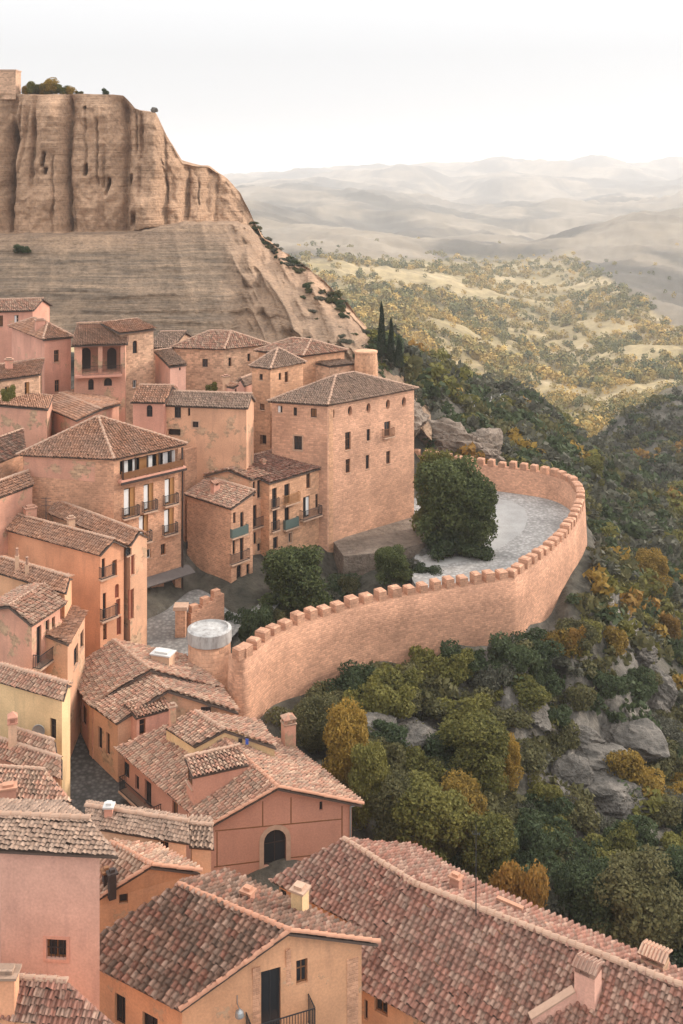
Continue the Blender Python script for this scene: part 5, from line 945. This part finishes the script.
# ------------------------------------------------------------------ vegetation
def leaves(n, seed, lobes=9, leaf=.16, squash=.85, low=.06, spread=.8, shape=None, rr=(.24, .46), tall=1.0):
    g = np.random.default_rng(seed); c = g.normal(0, 1, (lobes, 3)); c /= np.linalg.norm(c, axis=1)[:, None]; c *= (g.uniform(.3, 1.18, lobes)*spread)[:, None]; c *= g.uniform(.78, 1.18, (1, 3)); c[:, 2] = (np.abs(c[:, 2])*.95+.32)*tall; rad = g.uniform(*rr, lobes)
    if tall > 1: zc = g.uniform(.42, 2.45, lobes); an_ = g.random(lobes)*6.283; rd_ = .78*np.sqrt(np.maximum(.02, 1-((zc-1.25)/1.5)**2))*g.uniform(.35, 1.05, lobes); c = np.stack([rd_*np.cos(an_), rd_*np.sin(an_), zc], 1)
    k = g.integers(0, lobes, n); v = g.normal(0, 1, (n, 3)); v /= np.linalg.norm(v, axis=1)[:, None]
    r_ = rad[k]*(1+.28*fbm(v[:, 0]*3+k*5, v[:, 1]*3+v[:, 2]*2, seed, 3))*np.where(g.random(n) < .25, g.uniform(.3, 1.28, n), g.uniform(.82, 1.08, n))
    p = c[k]+v*r_[:, None]
    if shape is not None: p, v = shape(g, n)
    p[:, 2] = np.maximum(p[:, 2]*squash, low*g.random(n))
    nrm = v*.8+g.normal(0, .75, (n, 3)); nrm /= np.linalg.norm(nrm, axis=1)[:, None]
    t = np.cross(nrm, g.normal(0, 1, (n, 3))); t /= np.linalg.norm(t, axis=1)[:, None]; b = np.cross(nrm, t); s = leaf*g.uniform(.55, 1.25, n)[:, None]
    q = np.stack([p-t*s, p-b*s*.6+nrm*s*.1, p+t*s, p+b*s*.6+nrm*s*.1], 1)
    return q.reshape(-1, 3), np.arange(4*n).reshape(-1, 4)
def crownmesh(name, mat, *a, **k):
    v, f = leaves(*a, **k); me = bpy.data.meshes.new(name); me.from_pydata(v.tolist(), [], f.tolist()); me.materials.append(M[mat]); return me
SH = {}
for i, (key, mat, n, l, lf, sq) in enumerate([('dark', 'dark_leaves', 5440, 13, .066, .8), ('dark2', 'dark_leaves', 5440, 16, .066, .65), ('olive', 'olive_leaves', 5120, 14, .066, .8), ('olive2', 'olive_leaves', 4480, 11, .066, .6), ('grey', 'grey_leaves', 4160, 13, .066, .6), ('yellow', 'yellow_leaves', 4800, 14, .066, .85), ('orange', 'orange_leaves', 4480, 13, .066, .85), ('lime', 'lime_leaves', 5120, 14, .066, .85)]):
    SH[key] = crownmesh('shrub_'+key, mat, n, 100+i, l, lf, sq)
BIG = {}
for i, (key, mat, n, l) in enumerate([('dark', 'dark_leaves', 9000, 16), ('olive', 'olive_leaves', 9000, 15), ('yellow', 'yellow_leaves', 8000, 14), ('lime', 'lime_leaves', 9000, 16), ('orange', 'orange_leaves', 7500, 13), ('mid', 'mid_leaves', 11000, 18)]):
    BIG[key] = crownmesh('crown_'+key, mat, int(n*1.9), 200+i, l*2, .048, .95, spread=.85, low=.2, rr=(.16, .36))
for key, mat in (('dark', 'dark_leaves'), ('olive', 'olive_leaves'), ('yellow', 'yellow_leaves'), ('lime', 'lime_leaves'), ('mid', 'mid_leaves')):
    BIG[key+'_tall'] = crownmesh('tall_crown_'+key, mat, 26000, 230+len(BIG), 60, .05, .95, spread=.78, low=.25, rr=(.18, .4), tall=1.75)
def trunkmesh(seed, h=.55):
    rg = random.Random(seed); mb = MB(); mb.tube((0, 0, -.25), (.02, 0, h*.6), .055, .04, 7)
    for k in range(6):
        a = k*1.05+rg.random(); e = Vector((math.cos(a)*.42, math.sin(a)*.42, h+rg.uniform(.1, .45))); m = Vector((e.x*.4, e.y*.4, h*.75)); mb.tube((0.02, 0, h*.45+.02*k), m, .028, .02, 5); mb.tube(m, e, .02, .006, 5)
    me = bpy.data.meshes.new('trunk'); me.from_pydata([tuple(v) for v in mb.v], [], mb.f); me.materials.append(M['bark']); return me
TR = [trunkmesh(i) for i in range(3)]
def tree(p, w, h, key, label, group=None, cat='tree', name='tree', rot=None):
    r = tag(empty(name, p), label, cat, group); r.rotation_euler.z = random.random()*6 if rot is None else rot
    ta = h/w > .95 and key+'_tall' in BIG; hz_ = 2.8 if ta else 1.22
    for nm, me in (('crown', BIG[key+'_tall' if ta else key]), ('trunk', TR[random.randint(0, 2)])):
        o = bpy.data.objects.new(nm, me); COL.objects.link(o); o.parent = r; o.scale = (w/2, w/2, h/hz_)
    return r
def pxtree(x, y, wpx, hpx, key, label, z=None, group=None, name='tree', cat='tree', d=None):
    p = P(x, y, z) if z is not None else (PD(x, y, d) if d else drop(x, y)); s = p.y/K
    return tree(p, wpx*s, hpx*s, key, label, group, cat, name)
pxtree(449, 551, 76, 100, 'mid', 'tall broad green tree against the right side of the keep', z=-38.9); pxtree(472, 553, 58, 84, 'mid', 'rounder dark green tree on the terrace, right of the taller one', z=-38.8); pxtree(436, 543, 50, 98, 'lime', 'yellowing green treetop behind the dark terrace trees', z=-38.8)
pxtree(293, 622, 72, 80, 'mid', 'tall dark tree growing beside the stepped ochre houses', z=-40.8); pxtree(391, 586, 38, 42, 'mid', 'round green bushy tree behind the battlements, before the keep', z=-39.4)
pxtree(475, 795, 76, 80, 'lime', 'big round green bush yellowing on its right side, mid slope', name='bushy_tree'); pxtree(505, 795, 34, 60, 'yellow', 'small yellow bush against the big round green bush', name='bushy_tree')
pxtree(425, 870, 84, 92, 'lime', 'broad yellow green tree behind the long red roof', name='tree'); pxtree(395, 850, 56, 76, 'olive', 'olive tree close behind the terracotta gable'); pxtree(465, 855, 60, 80, 'yellow', 'golden crown between the two broad slope trees'); pxtree(488, 892, 66, 78, 'lime', 'broad yellow green tree behind the antenna mast'); pxtree(517, 938, 60, 80, 'orange', 'bright orange autumn tree at the edge of the long roof')
pxtree(350, 800, 56, 100, 'yellow', 'pale golden tree just right of the lantern chimney'); pxtree(368, 830, 50, 88, 'lime', 'yellow green tree beside the terracotta house downpipe'); pxtree(318, 755, 50, 60, 'olive', 'small olive tree behind the lantern chimney', )
pxtree(640, 960, 95, 105, 'olive', 'dark olive tree behind the far chimney at bottom right'); pxtree(600, 945, 70, 80, 'dark', 'shadowy tree left of the olive tree at bottom right'); pxtree(690, 950, 80, 100, 'dark', 'dark tree at the right edge above the roof end'); pxtree(570, 925, 50, 60, 'dark', 'small dark tree beside the orange autumn tree')
pxtree(650, 600, 40, 50, 'yellow', 'yellow tree high on the right slope'); pxtree(668, 640, 26, 28, 'orange', 'orange bush near the right edge of the slope'); pxtree(575, 652, 26, 24, 'orange', 'rust orange bush below the wall corner'); pxtree(590, 490, 30, 34, 'lime', 'yellow green tree beyond the rampart bend')
# cypresses
def cyp(g, n):
    z = g.random(n)**.9; r = .5*(1-z)**.6*np.minimum(1, z*6+.35)*np.sqrt(g.uniform(.45, 1.1, n)); a = g.random(n)*6.28; r *= 1+.25*vn(a*2, z*9, 3)
    return np.stack([r*np.cos(a), r*np.sin(a), z], 1), np.stack([np.cos(a), np.sin(a), 0*a+.9], 1)
CM = crownmesh('cypress_crown', 'cypress_leaves', 5000, 300, 5, .03, 1.0, low=.0, shape=cyp)
for x, y, w_, h_, lab in ((381.5, 352, 10, 54, 'tallest dark cypress between cliff and valley'), (391, 358, 9, 44, 'second dark cypress, just right of the tallest one'), (399, 364, 12, 30, 'short broad cypress, rightmost of the dark three')):
    p = PD(x, y, 141); r = tag(empty('cypress', p-UP*.5), lab, 'cypress', 'cypresses by the cliff foot'); s_ = 141/K
    for nm, me, sx in (('crown', CM, 1), ('trunk', TR[0], 1)):
        o = bpy.data.objects.new(nm, me); COL.objects.link(o); o.parent = r; o.scale = (w_*s_, w_*s_, h_*s_) if nm == 'crown' else (w_*s_*.8, w_*s_*.8, h_*s_*.5)
# shrubs
NSH = 0
def shrub(p, w, h, key, label, group, rot=None):
    global NSH
    o = bpy.data.objects.new('shrub', SH[key]); COL.objects.link(o); o.location = p; o.scale = (w/2, w/2*random.uniform(.85, 1.15), h); o.rotation_euler = (0, 0, random.random()*6); tag(o, label, 'shrub', group); NSH += 1
for x, y, w_, h_, k, z, lab in ((255, 640, 44, 34, 'dark', -40.3, 'dark shrub behind the first battlements'), (240, 632, 30, 24, 'dark2', -40.2, 'low dark shrub at the foot of the brown stone house'), (275, 630, 40, 22, 'olive', -40.3, 'olive shrub behind the left battlements under the tall tree'), (322, 606, 40, 14, 'grey', -40.2, 'low grey shrub behind the middle battlements'), (408, 571, 30, 14, 'grey', -39.2, 'low grey shrub at the corner of the retaining wall'), (350, 592, 26, 16, 'olive', -39.8, 'olive shrub left of the round green bushy tree'), (425, 574, 26, 10, 'dark2', -39.0, 'flat dark shrub behind the battlements by the terrace paving'), (362, 574, 14, 12, 'dark', -40.3, 'tiny dark shrub at the keep foot'), (345, 590, 44, 12, 'dark2', -39.9, 'flat dark shrub on the bank below the keep'), (446, 556, 50, 26, 'dark', -38.8, 'dark shrub under the terrace trees'), (474, 556, 40, 20, 'dark2', -38.8, 'low dark shrub at the foot of the rounder terrace tree'), (213, 450, 22, 26, 'dark', -31.5, 'green shrub behind the roofs of the stepped houses'), (212, 392, 16, 8, 'lime', -25, 'small light shrub below the tan hip roofed house')):
    p = P(x, y, z); s_ = p.y/K; shrub(p, w_*s_, h_*s_, k, lab, 'shrubs in the village')
p = P(10, 400, -22); shrub(p+Vector((0, -.3, 0)), 1.5, 1.2, 'lime', 'ivy like shrub by the low stone house windows', 'shrubs in the village')
for x, w_, k in ((28, 4, 'lime'), (37, 4, 'olive'), (46, 4.4, 'yellow'), (55, 3.4, 'lime'), (64, 2.4, 'yellow'), (74, 1.6, 'olive'), (20, 2.5, 'yellow')): shrub(on_cliff(x, 4)+Vector((0, 2.5, -.1)), w_, w_*.5, k, 'yellow green shrub on the cliff top beside the tower stump', 'shrubs on the cliff top')
shrub(on_cliff(103, 4)+Vector((0, .8, 0)), 1.4, 1.1, 'dark', 'lone tiny bush on the cliff rim against the sky', 'shrubs on the cliff top'); shrub(on_cliff(23, 1.68), 2.4, 1.3, 'dark', 'lone dark shrub on the grey banded cliff face', 'shrubs on the cliff face')
for i in range(110):
    x = random.uniform(252, 425); t_ = random.uniform(.6, 3.6) if x > 285 else random.uniform(2.9, 4.0)
    if x < 300: t_ = random.uniform(2.6, 3.9)
    w_ = random.uniform(.7, 2.2); shrub(on_cliff(x, t_)-UP*.25, w_, w_*.42, random.choice(['dark', 'grey', 'grey', 'olive', 'dark2']), 'scrubby bush on the broken rocks where the cliff descends', 'shrubs on the cliff shoulder')
# scatter on the slopes
hull = np.array(inner); 
def inside(x, y, pl):
    c = np.zeros(len(x), bool); n_ = len(pl)
    for i in range(n_):
        x0, y0 = pl[i]; x1, y1 = pl[(i+1) % n_]; m = ((y0 > y) != (y1 > y)) & (x < (x1-x0)*(y-y0)/(y1-y0+1e-9)+x0); c ^= m
    return c
outer = [(along(cum[-1]*i/80)[0]) for i in range(81)]
wallx = np.array([(p.x, p.y) for p in outer])
keepout = [(p.x, p.y) for p in outer]+[(-10, 140), (-45, 140), (-45, 85)]
g = np.random.default_rng(77); n_ = 30000
sx = g.uniform(225, 790, n_); sd = np.exp(g.uniform(math.log(60), math.log(330), n_)); X = (sx-CX)/K*sd; Zt = terr(X, sd); py = HY-Zt/sd*K
ok = ~inside(X, sd, keepout); dw = np.sqrt(((X[:, None]-wallx[None, :, 0])**2+(sd[:, None]-wallx[None, :, 1])**2).min(1)); ok &= dw > 1.9
ok &= ~((X < (sd-78)*1.1+2) & (sd < 79)) | (sd > 79)
ok &= ((X > -6+(sd-76)*.6)|(sd > 112)) & ~((sd < 76) & (X < 3.0+np.maximum(66-sd, 0)*1.5))
ok &= py < 1000; ok &= ~((sd > 120) & (X < 4))
def blob(x, y, a, b): return ((sx-x)/a)**2+((py-y)/b)**2 < 1
bareM = blob(590, 768, 58, 58)|blob(412, 745, 34, 34)|blob(525, 705, 45, 20)|blob(640, 690, 36, 30)|blob(372, 732, 26, 18)|blob(452, 430, 42, 26)|blob(497, 403, 20, 10)|blob(530, 800, 40, 26)
nz = fbm(X/9, sd/9, 301, 3); ok &= (nz > -.42)|(sd > 150); ok &= ~bareM | (g.random(n_) < .10)
ok &= ~((sx > 600) & (sd > 262)) | (g.random(n_) < .4)
size = np.exp(g.normal(.46, .40, n_))*np.where(sd > 150, 1.25, 1.0); size = np.minimum(size, np.where(sd > 150, 3.2, 2.2))
order = np.argsort(-size); acc = []; ax = np.zeros((0, 3))
for i in order[ok[order]]:
    if len(ax) and (np.hypot(ax[:, 0]-X[i], ax[:, 1]-sd[i]) < (ax[:, 2]+size[i])*.37).any(): continue
    acc.append(i); ax = np.vstack([ax, (X[i], sd[i], size[i])])
    if len(acc)   >= 3000: break
acc = np.array(acc); app = size[acc]/sd[acc]; vis = (sx[acc] > -5) & (sx[acc] < 690); rank = acc[np.argsort(-(app*vis))]
hue = .62*fbm(X/12, sd/12, 401, 3)+.27*g.normal(0, 1, n_)
def keyfor(i):
    h = hue[i]+(.10 if 560 < sx[i] < 690 and 540 < py[i] < 680 else 0)+(.18 if 300 < sx[i] < 480 and py[i] > 770 else 0)-(.12 if py[i] > 830 and sx[i] > 560 else 0)
    r = random.random()
    return 'orange' if h > .66 else 'yellow' if h > .53 else 'lime' if h > .30 else ('olive' if r < .6 else 'olive2') if h > .02 else ('grey' if r < .45 else 'dark' if r < .75 else 'dark2')
CN = dict(dark='dark green', dark2='low dark green', olive='olive green', olive2='low olive', grey='grey green', yellow='golden yellow', orange='rusty orange', lime='yellow green')
NI = 285-NSH
for i in rank[:NI]:
    k = keyfor(i); zone = 'on the slope below the curved rampart' if sd[i] < 92 else 'on the hillside right of the rampart' if sd[i] < 150 else 'on the spur behind the rampart'
    w_ = size[i]*1.9; shrub(Vector((X[i], sd[i], Zt[i]-.12)), w_, w_*random.uniform(.36, .54), k, CN[k]+' shrub '+zone, CN[k]+' shrubs '+zone)
VV = {}; 
small = {k: leaves(130, 500+i, 6, .2, .7) for i, k in enumerate(CN)}
MN = dict(dark='dark_leaves', dark2='dark_leaves', olive='olive_leaves', olive2='olive_leaves', grey='grey_leaves', yellow='yellow_leaves', orange='orange_leaves', lime='lime_leaves')
mats = sorted(set(MN.values())); vs, fs, mi, nb = [], [], [], 0
def put(p, w, h, k):
    global nb
    v, f = small[k]; a = random.random()*6; c_, s_ = math.cos(a), math.sin(a); q = v@np.array([[c_, s_, 0], [-s_, c_, 0], [0, 0, 1]])*np.array([w/2, w/2, h])+np.array(p)
    vs.append(q); fs.append(f+nb); nb += len(v); mi.append(np.full(len(f), mats.index(MN[k]), np.int32))
for i in rank[NI:]: w_ = size[i]*1.9; put((X[i], sd[i], Zt[i]-.1), w_, w_*.5, keyfor(i))
tuft = np.where(ok & (g.random(n_) < .42))[0]
for i in tuft: w_ = random.uniform(.5, 1.2)*(1 if sd[i] < 140 else 1.6); put((X[i], sd[i], Zt[i]-.06), w_, w_*.42, random.choice(['grey', 'grey', 'olive2', 'dark2', keyfor(i)]))
o = npmesh('hillside_scrub', np.concatenate(vs), np.concatenate(fs), mats); o.data.polygons.foreach_set('material_index', np.concatenate(mi)); tag(o, 'low grey green scrub covering the slopes around the rampart', 'scrub', kind='stuff')
# far valley woods
n_ = 26000; g = np.random.default_rng(5); vx = g.uniform(225, 800, n_); vd = np.exp(g.uniform(math.log(370), math.log(1900), n_)); X = (vx-CX)/K*vd; Zt = terr(X, vd); 
den = .6*fbm(X/85, vd/85, 601, 4)+.5*fbm((X*.8+vd*.6)/120, (vd*.8-X*.6)/22, 602, 3); ok = (g.random(n_) < np.clip(.5+den*2.4, .03, 1)) & ~(((HY-Zt/vd*K)+10*fbm(X/70, vd/110, 703, 4) < np.maximum(262-.02*vx, 236+(vx-549)*.71)) & (g.random(n_) < .96)); ok &= ~((vx > 600) & (vd < 420))
ok &= (g.random(n_) < np.clip(1.25-(vd-900)/420, .045, 1))
j = np.where(ok)[0]; m = len(j); r = np.exp(g.normal(.8, .32, m)); L = 64
v = g.normal(0, 1, (m, L, 3)); v /= np.linalg.norm(v, axis=2)[..., None]; rad = g.uniform(.6, 1.05, (m, L, 1)); p = v*rad*r[:, None, None]*np.array([1, 1, 1.0]); p[..., 2] = p[..., 2]*g.uniform(.7, 1.15, (m, 1))+r[:, None]*.75
p += np.stack([X[j], vd[j], Zt[j]], 1)[:, None]
nn = v+g.normal(0, .5, (m, L, 3)); nn /= np.linalg.norm(nn, axis=2)[..., None]; t1 = np.cross(nn, g.normal(0, 1, (m, L, 3))); t1 /= np.linalg.norm(t1, axis=2)[..., None]; t2 = np.cross(nn, t1); s_ = (r[:, None]*g.uniform(.16, .32, (m, L))*np.where(vd[j] < 560, .72, 1.0)[:, None])[..., None]
q = np.stack([p-t1*s_, p-t2*s_*.8, p+t1*s_, p+t2*s_*.8], 2).reshape(-1, 3)
o = npmesh('valley_woods', q, np.arange(len(q)).reshape(-1, 4), 'valley_leaves'); tag(o, 'sunlit autumn trees filling the far valley floor', 'woods', kind='stuff')
ti = np.clip(.5+.42*fbm(X[j]/60, vd[j]/60, 611, 3)+g.normal(0, .26, m), 0, 1); a = o.data.attributes.new('tint', 'FLOAT', 'POINT'); a.data.foreach_set('value', np.repeat(ti, L*4).astype(np.float32))
# ------------------------------------------------------------------ air, light, camera
mb = MB(); mb.prism([(-5400, -30), (5400, -30), (5400, 6650), (-5400, 6650)], -190, 95); hz = mb.build('haze', [])
hm = bpy.data.materials.new('haze_air'); hm.use_nodes = True; nt = hm.node_tree; nt.nodes.remove(nt.nodes['Principled BSDF']); pv_ = nt.nodes.new('ShaderNodeVolumePrincipled'); pv_.inputs['Color'].default_value = (.97, .97, .98, 1); pv_.inputs['Density'].default_value = HAZE; pv_.inputs['Anisotropy'].default_value = .35
nt.links.new(pv_.outputs[0], nt.nodes['Material Output'].inputs['Volume']); hz.data.materials.clear(); hz.data.materials.append(hm); tag(hz, kind='stuff')
sun_dir = Vector(SUN).normalized(); el = math.asin(sun_dir.z); az = math.atan2(sun_dir.x, sun_dir.y)
sl = bpy.data.lights.new('sun', 'SUN'); sl.energy = SUN_E; sl.angle = R(SUN_A); sl.color = (1, .89, .78); so = bpy.data.objects.new('sun', sl); COL.objects.link(so); so.rotation_euler = sun_dir.to_track_quat('Z', 'Y').to_euler(); so.location = (60, 60, 60)
wd = bpy.data.worlds.new('World'); sc.world = wd; wd.use_nodes = True; nt = wd.node_tree; bg = nt.nodes['Background']
sky = nt.nodes.new('ShaderNodeTexSky'); sky.sky_type = 'NISHITA'; sky.sun_disc = False; sky.sun_elevation = el; sky.sun_rotation = az; sky.dust_density = 4; sky.air_density = 1; sky.altitude = 900
hs = nt.nodes.new('ShaderNodeHueSaturation'); hs.inputs['Saturation'].default_value = .35; nt.links.new(sky.outputs[0], hs.inputs['Color'])
mx = nt.nodes.new('ShaderNodeMix'); mx.data_type = 'RGBA'; mx.inputs[0].default_value = .9; nt.links.new(hs.outputs[0], mx.inputs[6]); tc = nt.nodes.new('ShaderNodeTexCoord'); sx_ = nt.nodes.new('ShaderNodeSeparateXYZ'); nt.links.new(tc.outputs['Generated'], sx_.inputs[0]); gr = nt.nodes.new('ShaderNodeMapRange'); nt.links.new(sx_.outputs[2], gr.inputs[0]); gr.inputs[1].default_value = .1; gr.inputs[2].default_value = .6; gr.inputs[3].default_value = 5.95; gr.inputs[4].default_value = 15
cl_ = nt.nodes.new('ShaderNodeMix'); cl_.data_type = 'RGBA'; cl_.blend_type = 'MULTIPLY'; cl_.inputs[0].default_value = 1; cl_.inputs[6].default_value = CLOUD; nt.links.new(gr.outputs[0], cl_.inputs[7]); nt.links.new(cl_.outputs[2], mx.inputs[7])
nt.links.new(mx.outputs[2], bg.inputs['Color']); bg.inputs['Strength'].default_value = .1
cam = bpy.data.cameras.new('camera'); cam.sensor_fit = 'VERTICAL'; cam.sensor_height = 36; cam.sensor_width = 24; cam.lens = K/1024*36; cam.shift_y = -(512-HY)/1024; cam.clip_start = .5; cam.clip_end = 20000
co = bpy.data.objects.new('camera', cam); COL.objects.link(co); co.rotation_euler = (R(90), 0, 0); sc.camera = co
sc.view_settings.view_transform = 'Standard'; sc.view_settings.look = 'None'; sc.view_settings.exposure = EXPO; sc.view_settings.gamma = 1; sc.view_settings.use_curve_mapping = False
sc.cycles.use_denoising = True; sc.cycles.max_bounces = 6; sc.cycles.diffuse_bounces = 3; sc.cycles.volume_bounces = 1; sc.cycles.transparent_max_bounces = 8
try: sc.cycles.denoising_input_passes = 'RGB_ALBEDO_NORMAL'
except Exception: pass
